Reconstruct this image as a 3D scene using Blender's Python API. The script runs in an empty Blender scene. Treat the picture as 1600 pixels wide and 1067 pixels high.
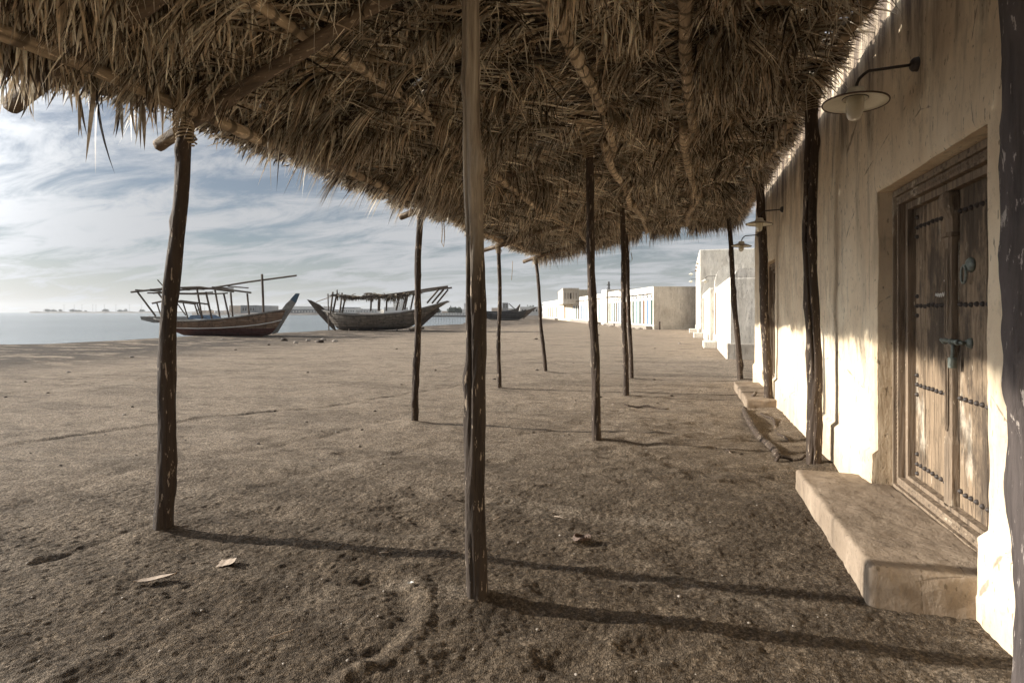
import bpy, math, random
import numpy as np
from math import radians as R, sin, cos, pi
random.seed(7); rng = np.random.default_rng(11)
SC = bpy.context.scene
COL = SC.collection
EYE = 1.6; TH = math.atan(0.3); CT, ST = cos(TH), sin(TH); F = 900.0

# ------------------------------------------------------------------ camera
cd = bpy.data.cameras.new('camera'); camo = bpy.data.objects.new('camera', cd); COL.objects.link(camo)
camo.location = (0, 0, EYE); camo.rotation_euler = (R(90), 0, TH)
cd.sensor_width = 36; cd.lens = 36*F/1600; cd.shift_y = -45.5/1600
cd.clip_start = 0.05; cd.clip_end = 40000
SC.camera = camo
SC.render.resolution_x = 1024; SC.render.resolution_y = 682
SC.view_settings.view_transform = 'Standard'; SC.view_settings.look = 'None'
SC.view_settings.exposure = 0.95; SC.view_settings.gamma = 1

# ------------------------------------------------------------------ sun and sky
SUN_EL, SHADOW_AZ = 18.0, 4.5           # shadows run along +X, turned 6.5 degrees to +Y
sx, sy, sz = -cos(R(SHADOW_AZ))*cos(R(SUN_EL)), -sin(R(SHADOW_AZ))*cos(R(SUN_EL)), sin(R(SUN_EL))
sl = bpy.data.lights.new('sun', 'SUN'); sl.energy = 4.3; sl.angle = R(0.6); sl.color = (1, .93, .82)
so = bpy.data.objects.new('sun', sl); COL.objects.link(so)
from mathutils import Vector
so.rotation_euler = Vector((sx, sy, sz)).to_track_quat('Z', 'Y').to_euler()
W = bpy.data.worlds.new('World'); SC.world = W; W.use_nodes = True
nt = W.node_tree; N = nt.nodes; Lk = nt.links
for n in list(N): N.remove(n)
def nd(t, **k):
    n = N.new(t)
    for a, b in k.items(): setattr(n, a, b)
    return n
out = nd('ShaderNodeOutputWorld'); bg = nd('ShaderNodeBackground'); bg.inputs['Strength'].default_value = 0.13
sky = nd('ShaderNodeTexSky', sky_type='NISHITA', sun_disc=False, sun_elevation=R(SUN_EL), air_density=1.0, dust_density=.4, ozone_density=1.0)
sky.sun_rotation = math.atan2(sx, sy)
tc = nd('ShaderNodeTexCoord'); sep = nd('ShaderNodeSeparateXYZ'); Lk.new(tc.outputs['Generated'], sep.inputs[0])
def mth(op, a, b=None, c=None, clamp=False):
    n = nd('ShaderNodeMath', operation=op); n.use_clamp = clamp
    for i, v in enumerate((a, b, c)):
        if v is None: continue
        if isinstance(v, (int, float)): n.inputs[i].default_value = v
        else: Lk.new(v, n.inputs[i])
    return n.outputs[0]
zc = mth('ADD', mth('MAXIMUM', sep.outputs['Z'], 0.0), 0.16)
cx_, cy_ = mth('DIVIDE', sep.outputs['X'], zc), mth('DIVIDE', sep.outputs['Y'], zc)
comb = nd('ShaderNodeCombineXYZ'); Lk.new(cx_, comb.inputs[0]); Lk.new(cy_, comb.inputs[1])
mp = nd('ShaderNodeMapping'); mp.inputs['Rotation'].default_value = (0, 0, R(35)); mp.inputs['Scale'].default_value = (.6, 1.35, 1); mp.inputs['Location'].default_value = (3.1, 1.2, 0)
Lk.new(comb.outputs[0], mp.inputs[0])
n1 = nd('ShaderNodeTexNoise'); n1.inputs['Scale'].default_value = 2.6; n1.inputs['Detail'].default_value = 9; n1.inputs['Roughness'].default_value = .68; n1.inputs['Distortion'].default_value = .55
n2 = nd('ShaderNodeTexNoise'); n2.inputs['Scale'].default_value = .8; n2.inputs['Detail'].default_value = 3
Lk.new(mp.outputs[0], n1.inputs[0]); Lk.new(comb.outputs[0], n2.inputs[0])
s_ = mth('ADD', mth('MULTIPLY', n1.outputs['Fac'], .72), mth('MULTIPLY', n2.outputs['Fac'], .42))
mr = nd('ShaderNodeMapRange'); mr.interpolation_type = 'SMOOTHSTEP'
mr.inputs['From Min'].default_value = .45; mr.inputs['From Max'].default_value = .66; mr.inputs['To Min'].default_value = .22; mr.inputs['To Max'].default_value = 1.0
Lk.new(s_, mr.inputs[0])
# thin cloud scatters the sun forward: extra brightness added round the unseen sun to fill shaded wall and thatch
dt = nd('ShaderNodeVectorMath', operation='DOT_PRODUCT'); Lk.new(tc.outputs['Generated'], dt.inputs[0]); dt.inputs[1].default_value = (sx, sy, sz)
fill_glow = mth('POWER', mth('MAXIMUM', dt.outputs['Value'], 0.0), 14.0)
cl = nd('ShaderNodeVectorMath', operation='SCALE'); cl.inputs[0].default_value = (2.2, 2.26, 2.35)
Lk.new(mth('ADD', mth('MULTIPLY', fill_glow, 17.0), 1.0), cl.inputs['Scale'])
hz = mth('MULTIPLY', mth('SUBTRACT', 1.0, mth('MULTIPLY', mth('MAXIMUM', sep.outputs['Z'], 0.0), 6.5), clamp=True), .8)   # thin cloud thickens towards the horizon
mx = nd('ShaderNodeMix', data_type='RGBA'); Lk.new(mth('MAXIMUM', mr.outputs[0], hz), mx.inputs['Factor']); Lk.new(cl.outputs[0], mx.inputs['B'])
sg = nd('ShaderNodeMix', data_type='RGBA', blend_type='MULTIPLY'); sg.inputs['Factor'].default_value = 1; sg.inputs['B'].default_value = (.20, .212, .238, 1)
Lk.new(sky.outputs[0], sg.inputs['A']); Lk.new(sg.outputs['Result'], mx.inputs['A'])
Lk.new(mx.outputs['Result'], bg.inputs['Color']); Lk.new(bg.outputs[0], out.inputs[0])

# ------------------------------------------------------------------ helpers
def ray(px, py, depth):                 # survey helper: photo direction at a known depth
    xc = (px-800)*depth/F
    return (xc*CT - depth*ST, xc*ST + depth*CT, EYE + (488-py)*depth/F)
def gnd(px, py, z=0.0):
    return ray(px, py, F*(EYE-z)/(py-488))
_T = rng.random((512, 512))
def vn(x, y, s=0):
    x = np.asarray(x, float) + s*17.3; y = np.asarray(y, float) + s*9.7
    xi = np.floor(x).astype(int); yi = np.floor(y).astype(int); fx = x-xi; fy = y-yi
    fx = fx*fx*(3-2*fx); fy = fy*fy*(3-2*fy)
    a = _T[xi % 512, yi % 512]; b = _T[(xi+1) % 512, yi % 512]; c = _T[xi % 512, (yi+1) % 512]; d = _T[(xi+1) % 512, (yi+1) % 512]
    return (a*(1-fx)+b*fx)*(1-fy) + (c*(1-fx)+d*fx)*fy - .5
def fbm(x, y, s=0, o=4):
    r = 0; a = 1
    for i in range(o): r = r + a*vn(x*2**i, y*2**i, s+i); a *= .5
    return r
def sstep(a, b, x):
    t = np.clip((x-a)/(b-a), 0, 1); return t*t*(3-2*t)
WL = {}
def empty(name, loc, label, cat, group=None):
    o = bpy.data.objects.new(name, None); COL.objects.link(o); o.location = loc; WL[o.name] = Vector(loc)
    tag(o, label, cat, group); return o
def tag(o, label=None, cat=None, group=None, kind=None):
    if label: o['label'] = label
    if cat: o['category'] = cat
    if group: o['group'] = group
    if kind: o['kind'] = kind
    return o
def mobj(name, V, Fc, mat, parent=None, smooth=False, origin=None, cols=None):
    V = np.asarray(V, float).reshape(-1, 3)
    if origin is None:
        if parent is None and len(V) > 50000: origin = (0, 0, 0)
        else: lo, hi = V.min(0), V.max(0); origin = ((lo[0]+hi[0])/2, (lo[1]+hi[1])/2, lo[2])
    origin = np.array(origin, float)
    me = bpy.data.meshes.new(name)
    if isinstance(Fc, np.ndarray):
        k = Fc.shape[1]; me.vertices.add(len(V)); me.vertices.foreach_set('co', (V-origin).ravel())
        me.loops.add(Fc.size); me.loops.foreach_set('vertex_index', Fc.ravel().astype(np.int32))
        me.polygons.add(len(Fc)); me.polygons.foreach_set('loop_start', np.arange(0, Fc.size, k, dtype=np.int32))
        me.update(calc_edges=True)
    else:
        me.from_pydata((V-origin).tolist(), [], Fc); me.update()
    if smooth: me.polygons.foreach_set('use_smooth', np.ones(len(me.polygons), bool))
    if cols is not None:
        at = me.color_attributes.new('tint', 'FLOAT_COLOR', 'POINT')
        c4 = np.ones((len(V), 4)); c4[:, :3] = cols; at.data.foreach_set('color', c4.ravel())
    me.materials.append(mat)
    o = bpy.data.objects.new(name, me); COL.objects.link(o)
    pl = WL[parent.name] if parent else Vector((0, 0, 0))
    o.parent = parent; o.location = Vector(origin) - pl; WL[o.name] = Vector(origin)
    return o
class MB:                                # collects shapes of ONE object
    def __init__(s): s.v = []; s.f = []
    def add(s, V, Fc):
        n = len(s.v); s.v += [tuple(p) for p in V]; s.f += [tuple(i+n for i in f) for f in Fc]; return s
    def box(s, x0, y0, z0, x1, y1, z1, bv=0.0):
        if bv:
            b = bv; V = []; 
            for z, i in ((z0, b), (z0+b, 0), (z1-b, 0), (z1, b)):
                V += [(x0+b, y0+i, z), (x1-b, y0+i, z), (x1-i, y0+b, z), (x1-i, y1-b, z), (x1-b, y1-i, z), (x0+b, y1-i, z), (x0+i, y1-b, z), (x0+i, y0+b, z)]
            Fc = [tuple(range(7, -1, -1)), tuple(range(24, 32))]
            for k in range(3):
                for j in range(8): a = k*8+j; c = k*8+(j+1) % 8; Fc.append((a, c, c+8, a+8))
            return s.add(V, Fc)
        V = [(x0, y0, z0), (x1, y0, z0), (x1, y1, z0), (x0, y1, z0), (x0, y0, z1), (x1, y0, z1), (x1, y1, z1), (x0, y1, z1)]
        return s.add(V, [(0, 3, 2, 1), (4, 5, 6, 7), (0, 1, 5, 4), (1, 2, 6, 5), (2, 3, 7, 6), (3, 0, 4, 7)])
    def tube(s, P, rad, n=8, cap=True):
        P = [Vector(p) for p in P]; m = len(P)
        if isinstance(rad, (int, float)): rad = [rad]*m
        V = []; up = Vector((0.13, .21, 1)) if abs((P[-1]-P[0]).normalized().z) < .9 else Vector((1, .1, .05))
        for i in range(m):
            t = (P[min(i+1, m-1)]-P[max(i-1, 0)]).normalized(); a = t.cross(up).normalized(); b = t.cross(a)
            for k in range(n): V.append(P[i] + (a*cos(2*pi*k/n)+b*sin(2*pi*k/n))*rad[i])
        Fc = [(i*n+k, i*n+(k+1) % n, (i+1)*n+(k+1) % n, (i+1)*n+k) for i in range(m-1) for k in range(n)]
        if cap: Fc += [tuple(range(n-1, -1, -1)), tuple(range((m-1)*n, m*n))]
        return s.add(V, Fc)
    def lathe(s, prof, c, axis=(0, 0, 1), n=20):
        ax = Vector(axis).normalized(); a = ax.cross(Vector((.3, 1, .2))).normalized(); b = ax.cross(a); c = Vector(c); V = []
        for r, h in prof:
            for k in range(n): V.append(c + ax*h + (a*cos(2*pi*k/n)+b*sin(2*pi*k/n))*r)
        m = len(prof)
        return s.add(V, [(i*n+k, i*n+(k+1) % n, (i+1)*n+(k+1) % n, (i+1)*n+k) for i in range(m-1) for k in range(n)])
    def build(s, name, mat, parent=None, smooth=False, origin=None):
        return mobj(name, s.v, s.f, mat, parent, smooth, origin)

# ------------------------------------------------------------------ materials
class Mat:
    def __init__(s, name, rough=.85, spec=.3):
        s.m = bpy.data.materials.new(name); s.m.use_nodes = True; s.t = s.m.node_tree; s.b = s.t.nodes['Principled BSDF']
        s.b.inputs['Roughness'].default_value = rough; s.b.inputs['Specular IOR Level'].default_value = spec
        s.co = s.n('ShaderNodeTexCoord').outputs['Object']; s.h = None
    def n(s, t, **k):
        x = s.t.nodes.new(t)
        for a, b in k.items(): setattr(x, a, b)
        return x
    def l(s, a, b): s.t.links.new(a, b)
    def map(s, scale=(1, 1, 1), rot=(0, 0, 0), world=False):
        m = s.n('ShaderNodeMapping'); m.inputs['Scale'].default_value = scale; m.inputs['Rotation'].default_value = rot
        s.l(s.n('ShaderNodeNewGeometry').outputs['Position'] if world else s.co, m.inputs[0]); return m.outputs[0]
    def noise(s, sc, vec, det=5, ro=.55, dist=0):
        x = s.n('ShaderNodeTexNoise'); x.inputs['Scale'].default_value = sc; x.inputs['Detail'].default_value = det
        x.inputs['Roughness'].default_value = ro; x.inputs['Distortion'].default_value = dist; s.l(vec, x.inputs[0]); return x.outputs['Fac']
    def vor(s, sc, vec, out='Distance', feat='F1'):
        x = s.n('ShaderNodeTexVoronoi', feature=feat); x.inputs['Scale'].default_value = sc; s.l(vec, x.inputs[0]); return x.outputs[out]
    def ramp(s, fac, stops, interp='LINEAR'):
        r = s.n('ShaderNodeValToRGB'); r.color_ramp.interpolation = interp; e = r.color_ramp.elements
        while len(e) < len(stops): e.new(.5)
        for i, (p, c) in enumerate(stops): e[i].position = p; e[i].color = (*c, 1) if len(c) == 3 else (c[0],)*3+(1,)
        s.l(fac, r.inputs[0]); return r.outputs[0]
    def rng(s, v, a, b, c=0, d=1):
        r = s.n('ShaderNodeMapRange'); r.interpolation_type = 'SMOOTHSTEP'
        for i, q in zip(('From Min', 'From Max', 'To Min', 'To Max'), (a, b, c, d)): r.inputs[i].default_value = q
        s.l(v, r.inputs[0]); return r.outputs[0]
    def mix(s, f, a, b, bt='MIX'):
        x = s.n('ShaderNodeMix', data_type='RGBA', blend_type=bt)
        for k, v in (('Factor', f), ('A', a), ('B', b)):
            if isinstance(v, (int, float)): x.inputs[k].default_value = v
            elif isinstance(v, tuple): x.inputs[k].default_value = (*v, 1)
            else: s.l(v, x.inputs[k])
        return x.outputs['Result']
    def mt(s, op, a, b):
        x = s.n('ShaderNodeMath', operation=op)
        for i, v in enumerate((a, b)):
            if isinstance(v, (int, float)): x.inputs[i].default_value = v
            else: s.l(v, x.inputs[i])
        return x.outputs[0]
    def sep(s, world=False):
        x = s.n('ShaderNodeSeparateXYZ'); s.l(s.n('ShaderNodeNewGeometry').outputs['Position'] if world else s.co, x.inputs[0]); return x.outputs
    def col(s, c): 
        if isinstance(c, tuple): s.b.inputs['Base Color'].default_value = (*c, 1)
        else: s.l(c, s.b.inputs['Base Color'])
        return s
    def bump(s, h, dist=.01, st=1.0):
        x = s.n('ShaderNodeBump'); x.inputs['Distance'].default_value = dist; x.inputs['Strength'].default_value = st
        s.l(h, x.inputs['Height'])
        if s.h: s.l(s.h, x.inputs['Normal'])
        s.h = x.outputs[0]; s.l(s.h, s.b.inputs['Normal']); return s

def simple(name, c, var=.25, sc=6, rough=.8, bump=.004, spec=.3):
    m = Mat(name, rough, spec); v = m.map(world=True); f = m.noise(sc, v, 6, .6)
    m.col(m.ramp(f, [(.3, tuple(k*(1-var) for k in c)), (.7, tuple(min(1, k*(1+var)) for k in c))])); m.bump(f, bump); return m.m

def sand_mat():
    m = Mat('sand', .95, .15); p = m.map(world=True)
    streak = m.noise(1.0, m.map((.4, 1.0, 1), (0, 0, R(-18)), True), 6, .6, .5)
    big = m.noise(.5, p, 5, .6); mid = m.noise(5, p, 6, .65); fine = m.noise(60, p, 4, .7)
    xs = m.sep(True)
    c = m.ramp(mid, [(.25, (.33, .258, .19)), (.5, (.47, .38, .29)), (.75, (.58, .48, .375))])
    # pale dry trampled sand of the open beach against brown crusted sand near the hut, vignette darkening painted into its tone
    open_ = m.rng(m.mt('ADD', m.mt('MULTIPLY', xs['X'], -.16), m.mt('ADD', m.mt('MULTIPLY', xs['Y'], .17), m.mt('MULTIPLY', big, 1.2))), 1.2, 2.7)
    crust_vignette = m.ramp(mid, [(.25, (.065, .048, .033)), (.5, (.145, .110, .077)), (.78, (.315, .247, .178))])
    c = m.mix(open_, crust_vignette, c)
    c = m.mix(m.rng(streak, .49, .62, 0, .35), c, (.11, .088, .068))
    peb = m.vor(230, p); c = m.mix(m.rng(peb, .15, .5, .3, 0), c, (.46, .38, .29))
    pits = m.noise(85, p, 3, .6); c = m.mix(m.rng(pits, .40, .56, .55, 0), c, (.045, .033, .023)); c = m.mix(m.rng(m.noise(.9, m.map((.6, 1.4, 1), (0, 0, R(-12)), True), 6, .7), .5, .66, 0, .4), c, (.42, .35, .275)); c = m.mix(m.rng(m.noise(1.0, m.map((.35, 1.6, 1), (0, 0, R(-16)), True), 8, .78, .6), .53, .62, 0, .3), c, (.10, .08, .062))
    c = m.mix(m.rng(m.noise(2.4, m.map((.5, 1.5, 1), (0, 0, R(-14)), True), 7, .75), .52, .64, 0, .45), c, (.095, .074, .055))
    # damp weed-strewn band along the tideline
    damp = m.mt('MULTIPLY', m.rng(xs['X'], -15, -22), m.rng(m.noise(.55, m.map((.7, 1.5, 1), world=True), 8, .75), .41, .5))
    c = m.mix(m.mt('MULTIPLY', damp, .95), c, (.085, .07, .058))
    gr = m.vor(62, p); c = m.mix(m.rng(gr, .36, .7, 0, .5), c, (.045, .033, .023)); gb = m.n('ShaderNodeTexVoronoi'); gb.inputs['Scale'].default_value = 62; m.l(p, gb.inputs[0]); c = m.mix(.45, c, m.ramp(gb.outputs['Color'], [(.2, (.45, .45, .45)), (.8, (1.9, 1.86, 1.8))]), 'MULTIPLY')
    m.col(c); m.bump(gr, .012, -.9)
    m.bump(streak, .04, .5); m.bump(mid, .05, .8); m.bump(m.noise(15, p, 5, .7), .03, .8); m.bump(m.noise(55, p, 4, .75), .016, 1.0); m.bump(fine, .007, 1.0); m.bump(m.vor(130, p), .006, 1.0)
    return m.m
M = {}
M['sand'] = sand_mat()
def plaster(name, c1, c2, c3, stain=.0, zt=3.9, crack=1.0, base=None):
    m = Mat(name, .9, .2); p = m.map(world=True)
    a = m.noise(1.1, p, 6, .6); st = m.noise(1.0, m.map((4, 4, .8), world=True), 6, .65, .3); f = m.noise(11, p, 6, .75)
    c = m.ramp(a, [(.3, c1), (.5, c2), (.72, c3)])
    c = m.mix(m.rng(st, .48, .7, 0, .55), c, tuple(k*.62 for k in c2))
    c = m.mix(m.rng(f, .53, .7, 0, .45), c, tuple(k*.5 for k in c2)); c = m.mix(m.rng(m.noise(1, m.map((9, 9, 1.1), world=True), 6, .7), .54, .66, 0, .5), c, tuple(k*.45 for k in c2))
    c = m.mix(m.rng(m.noise(2.2, m.map((1, 1, .5), world=True), 7, .7), .54, .66, 0, .45), c, tuple(min(1, k*1.25) for k in c3))
    pit = m.noise(16, m.map((2.2, 2.2, .75), world=True), 3, .5); c = m.mix(m.rng(pit, .64, .7, 0, .65), c, (.10, .075, .05))
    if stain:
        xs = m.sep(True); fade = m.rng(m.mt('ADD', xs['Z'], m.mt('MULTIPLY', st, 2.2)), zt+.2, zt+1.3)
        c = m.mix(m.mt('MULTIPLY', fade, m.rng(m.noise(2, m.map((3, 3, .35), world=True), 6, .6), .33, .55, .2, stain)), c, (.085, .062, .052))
        low = m.rng(m.mt('ADD', xs['Z'], m.mt('MULTIPLY', a, .5)), .55, .3); c = m.mix(m.mt('MULTIPLY', low, .35), c, (.42, .33, .24))
    ed = m.vor(1.3, m.map((1, 1, .55), world=True), 'Distance', 'DISTANCE_TO_EDGE')
    wob = m.mt('ADD', ed, m.mt('MULTIPLY', m.noise(5, p, 4, .6), .06)); cr = m.rng(wob, .032, .026, 0, .0 if not crack else .6)
    c = m.mix(cr, c, (.07, .05, .04)); m.col(c)
    m.bump(a, .06, .6); m.bump(st, .03, .7); m.bump(f, .012, .9); m.bump(pit, .008, -1.0); m.bump(m.noise(70, p, 3, .6), .002, .8)
    return m.m
M['wall'] = plaster('earth_plaster', (.60, .47, .325), (.74, .61, .44), (.83, .72, .555), .95, crack=1.0)
M['step'] = plaster('step_plaster', (.20, .155, .11), (.27, .21, .155), (.35, .28, .21), 0)
M['white_wall'] = plaster('white_plaster', (.62, .57, .49), (.72, .675, .595), (.79, .75, .68), 0, crack=0)
M['grey_wall'] = plaster('grey_plaster', (.42, .37, .31), (.5, .45, .385), (.58, .53, .46), 0, crack=0)

def wood(name, dark, mid, pale, pf=.3, ax='Z', rings=False, sc=1.0, grad=None, fk=.595):
    m = Mat(name, .82, .25); s = {'Z': (14, 14, .9), 'X': (.9, 14, 14), 'Y': (14, .9, 14)}[ax]; s = tuple(k*sc for k in s)
    g = m.noise(1.0, m.map(s), 6, .65, .4); p = m.map(); big = m.noise(3.5, m.map({'Z': (1, 1, .35), 'X': (.35, 1, 1), 'Y': (1, .35, 1)}[ax]), 6, .65)
    c = m.ramp(g, [(.28, dark), (.5, mid), (.72, tuple(k*1.35 for k in mid))])
    c = m.mix(m.rng(big, .52+.1*(1-pf), .6+.1*(1-pf), 0, .8), c, pale)
    fl = m.noise(13, m.map({'Z': (3, 3, .6), 'X': (.6, 3, 3), 'Y': (3, .6, 3)}[ax]), 6, .65); c = m.mix(m.rng(fl, fk, fk+.045, 0, .75), c, tuple(min(1, k*1.4) for k in pale))
    if grad:    # bleached, bark-free upper part
        xs = m.sep(); k = m.rng(m.mt('ADD', xs['Z'], m.mt('MULTIPLY', big, .9)), grad[0]+.3, grad[1]+.6)
        c = m.mix(k, c, m.ramp(g, [(.3, (.07, .05, .035)), (.43, (.25, .20, .15)), (.7, (.50, .43, .34))]))
    if name == 'door_planks': c = m.mix(m.rng(m.noise(2.6, m.map((1, 1, .45), world=True), 6, .7), .47, .62, 0, .75), c, (.045, .036, .03)); c = m.mix(m.rng(m.noise(26, m.map((1, 1, .25), world=True), 5, .7), .54, .66, 0, .6), c, (.05, .036, .026))
    m.bump(g, .02, 1.0); m.bump(big, .03, .8); m.bump(m.noise(40, m.map({'Z': (1, 1, .3), 'X': (.3, 1, 1), 'Y': (1, .3, 1)}[ax]), 4, .7), .006, 1.0)
    if rings:
        w = m.n('ShaderNodeTexWave', bands_direction=ax); w.inputs['Scale'].default_value = 1.6; w.inputs['Distortion'].default_value = 3.5; w.inputs['Detail'].default_value = 3; m.l(p, w.inputs[0])
        c = m.mix(m.rng(w.outputs['Fac'], .25, .02, 0, .75), c, tuple(k*.6 for k in dark)); m.bump(w.outputs['Fac'], .012, .8)
    m.col(c); return m.m
M['post'] = wood('weathered_post_wood', (.015, .011, .009), (.06, .043, .032), (.36, .29, .22), .3)
M['post_pale'] = wood('split_post_wood', (.014, .010, .008), (.05, .037, .028), (.36, .29, .22), .2, grad=(2.05, 2.5), sc=1.7)
M['post_grey'] = wood('grey_post_wood', (.03, .025, .024), (.085, .07, .065), (.32, .28, .25), .25)
M['raft'] = wood('rafter_wood', (.09, .065, .045), (.40, .31, .215), (.68, .56, .42), .6, 'Y', True)
M['beam'] = wood('beam_wood', (.04, .03, .022), (.15, .11, .078), (.36, .29, .21), .4, 'X')
M['door'] = wood('door_planks', (.075, .054, .037), (.27, .20, .135), (.60, .52, .41), .6, 'Z', sc=2.2, fk=.66)
M['carved'] = wood('carved_frame_wood', (.04, .03, .023), (.23, .175, .125), (.55, .47, .36), .45, 'Z', sc=2, fk=.66)
M['boatwood'] = wood('boat_timber', (.035, .026, .02), (.09, .07, .055), (.22, .19, .16), .3, 'X', sc=.3)
def thatch_mat():
    m = Mat('palm_leaf', .6, .35); a = m.n('ShaderNodeAttribute'); a.attribute_name = 'tint'
    f = m.noise(25, m.map(world=True), 3, .6); c = m.mix(1.0, a.outputs['Color'], m.ramp(f, [(.2, (.6, .6, .6)), (.8, (1.25, 1.25, 1.25))]), 'MULTIPLY'); m.col(c)
    tr = m.n('ShaderNodeBsdfTranslucent'); m.l(c, tr.inputs[0]); mixs = m.n('ShaderNodeMixShader'); mixs.inputs[0].default_value = .18
    o = [x for x in m.t.nodes if x.type == 'OUTPUT_MATERIAL'][0]
    m.l(m.b.outputs[0], mixs.inputs[1]); m.l(tr.outputs[0], mixs.inputs[2]); m.l(mixs.outputs[0], o.inputs[0]); return m.m
M['thatch'] = thatch_mat()
M['rope'] = simple('rope', (.33, .26, .18), .3, 60, .9)
M['iron'] = simple('dark_iron', (.045, .035, .03), .4, 40, .6, .002, .5)
M['verdigris'] = simple('weathered_metal', (.15, .17, .15), .4, 40, .5, .002, .5)
M['enamel'] = simple('enamel', (.72, .68, .56), .08, 12, .35, .001, .5)
M['enamel_rim'] = simple('rust_rim', (.12, .08, .06), .3, 30, .6)
def glass_mat():
    m = Mat('dusty_glass', .25, .5); m.b.inputs['Transmission Weight'].default_value = .55; m.b.inputs['IOR'].default_value = 1.3
    f = m.noise(9, m.map(), 5, .6); m.col(m.ramp(f, [(.3, (.72, .66, .52)), (.7, (.86, .82, .72))])); return m.m
M['glass'] = glass_mat()
M['chalk'] = simple('chalk', (.8, .78, .74), .05)
M['leafpale'] = simple('dry_leaf', (.45, .36, .28), .2, 20)
M['stone'] = simple('stone', (.3, .26, .22), .35, 9, .9, .02)

# ------------------------------------------------------------------ ground, water
shore_px = [(-900, 570), (-300, 551), (0, 542), (240, 530), (430, 522), (520, 515.5), (600, 513.5), (720, 507), (742, 500), (752, 495.5), (756, 492.6)]
sp = np.array([gnd(x, y, -.22)[:2] for x, y in shore_px]); 
sp = np.vstack([[sp[0, 0]-4, -200], sp, [sp[-1, 0]-30, 4000]])
o_ = np.argsort(sp[:, 1]); sp = sp[o_]
def shore_x(y): return np.interp(y, sp[:, 1], sp[:, 0]) + .5*vn(np.asarray(y)*.25, 0*np.asarray(y), 3)
dents = []
for i in range(150):
    if i < 105: px, py = random.uniform(930, 1250), random.uniform(600, 760)
    else: px, py = random.uniform(420, 1100), random.uniform(640, 1060)
    g = gnd(px, py); dents.append((g[0], g[1], random.uniform(.05, .13), random.uniform(-.6, .6), random.uniform(.010, .022)))
bases = []
def ground_h(x, y, fine=True):
    d = x - shore_x(y)
    h = .05*fbm(x*.25, y*.25, 1) + .028*fbm(x*1.1, y*1.1, 2)
    near = sstep(30, 8, np.hypot(x, y))
    h = h*(.35+.65*sstep(0, 8, d))
    if fine:
        h = h + near*(.014*fbm(x*3.2, y*4.2, 5) + .005*np.abs(fbm(x*11, y*11, 6)) + (.004+.006*sstep(7.5, 4.5, y+.35*np.abs(x+.5)))*fbm(x*36, y*36, 7, 2))
        ang = -.22; u = x*cos(ang)+y*sin(ang); v = -x*sin(ang)+y*cos(ang); h = h + near*.014*fbm(u*.5, v*4.5, 9, 3)
        for (a, b, r, t, dp) in dents:
            k = (np.abs(x-a) < 4*r) & (np.abs(y-b) < 4*r)
            if not k.any(): continue
            X = x[k]-a; Y = y[k]-b; q = ((X*cos(t)+Y*sin(t))**2*.35 + (-X*sin(t)+Y*cos(t))**2*1.4)/(r*r)
            h[k] += -dp*np.exp(-q) + dp*.5*np.exp(-(np.sqrt(q)-1.5)**2*4)
        for (a, b) in bases:
            k = (np.abs(x-a) < .8) & (np.abs(y-b) < .8); h[k] += .035*np.exp(-((x[k]-a)**2+(y[k]-b)**2)/.045)
        # tyre-like scraped ridge in the foreground and a shallow scraped line on the open beach
        tr = [[(-60, 706), (140, 674), (330, 650), (520, 632), (720, 600)], [(-40, 610), (200, 584), (430, 566), (640, 552)], [(-40, 622), (200, 594), (430, 575), (640, 559)], [(0, 570), (250, 556), (500, 545)], [(300, 800), (520, 730), (660, 700), (900, 668)], [(0, 800), (200, 735), (420, 700), (600, 660)], [(700, 560), (860, 548), (1020, 552)], [(700, 575), (860, 560), (1060, 568)]]
        ridges = [(gnd(*q[i])[:2], gnd(*q[i+1])[:2], .06+.012*j, (-.026, -.030, -.031, -.036, -.018, -.020, -.032, -.034)[j]) for j, q in enumerate(tr) for i in range(len(q)-1)]
        ridges += [(gnd(35, 688)[:2], gnd(430, 640)[:2], .06, -.035), (gnd(90, 1066)[:2], gnd(300, 960)[:2], .07, .018), (gnd(60, 880)[:2], gnd(232, 822)[:2], .05, -.03)]
        arc = [gnd(*q)[:2] for q in ((655, 915), (668, 940), (664, 975), (640, 1010), (600, 1040), (540, 1066))]
        arc2 = [gnd(*q)[:2] for q in ((628, 935), (634, 965), (615, 1000), (570, 1030), (500, 1060))]
        for pl, hh in ((arc, .028), (arc2, -.018)): ridges += [(pl[i], pl[i+1], .055, hh) for i in range(len(pl)-1)]
        dmax = {}
        for A, B, w_, hh in ridges:
            A = np.array(A); B = np.array(B); dv = B-A; L2 = dv@dv; t = np.clip(((x-A[0])*dv[0]+(y-A[1])*dv[1])/L2, 0, 1)
            dd = np.hypot(x-A[0]-t*dv[0], y-A[1]-t*dv[1]+.0*t); key_ = hh; e_ = hh*np.exp(-(dd/w_)**2)*(.7+.8*vn(x*6, y*6, 8)); dmax[key_] = e_ if key_ not in dmax else np.where(np.abs(e_) > np.abs(dmax[key_]), e_, dmax[key_])
        for e_ in dmax.values(): h = h + e_
        # sand heaped along the foot of the wall
        h += .05*np.exp(-((x-1.5)/.25)**2)*(.6+vn(x*0, y*1.5, 4))*near
    h = h + .10*sstep(9, 3.5, d)*sstep(-1, 3, d)*(.4+vn(x*.35, y*.35, 12)) - .22*sstep(4.0, 0.0, d) - .5*sstep(0, -6, d)
    return h
def gz(x, y): return float(ground_h(np.array([float(x)]), np.array([float(y)]))[0])

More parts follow.
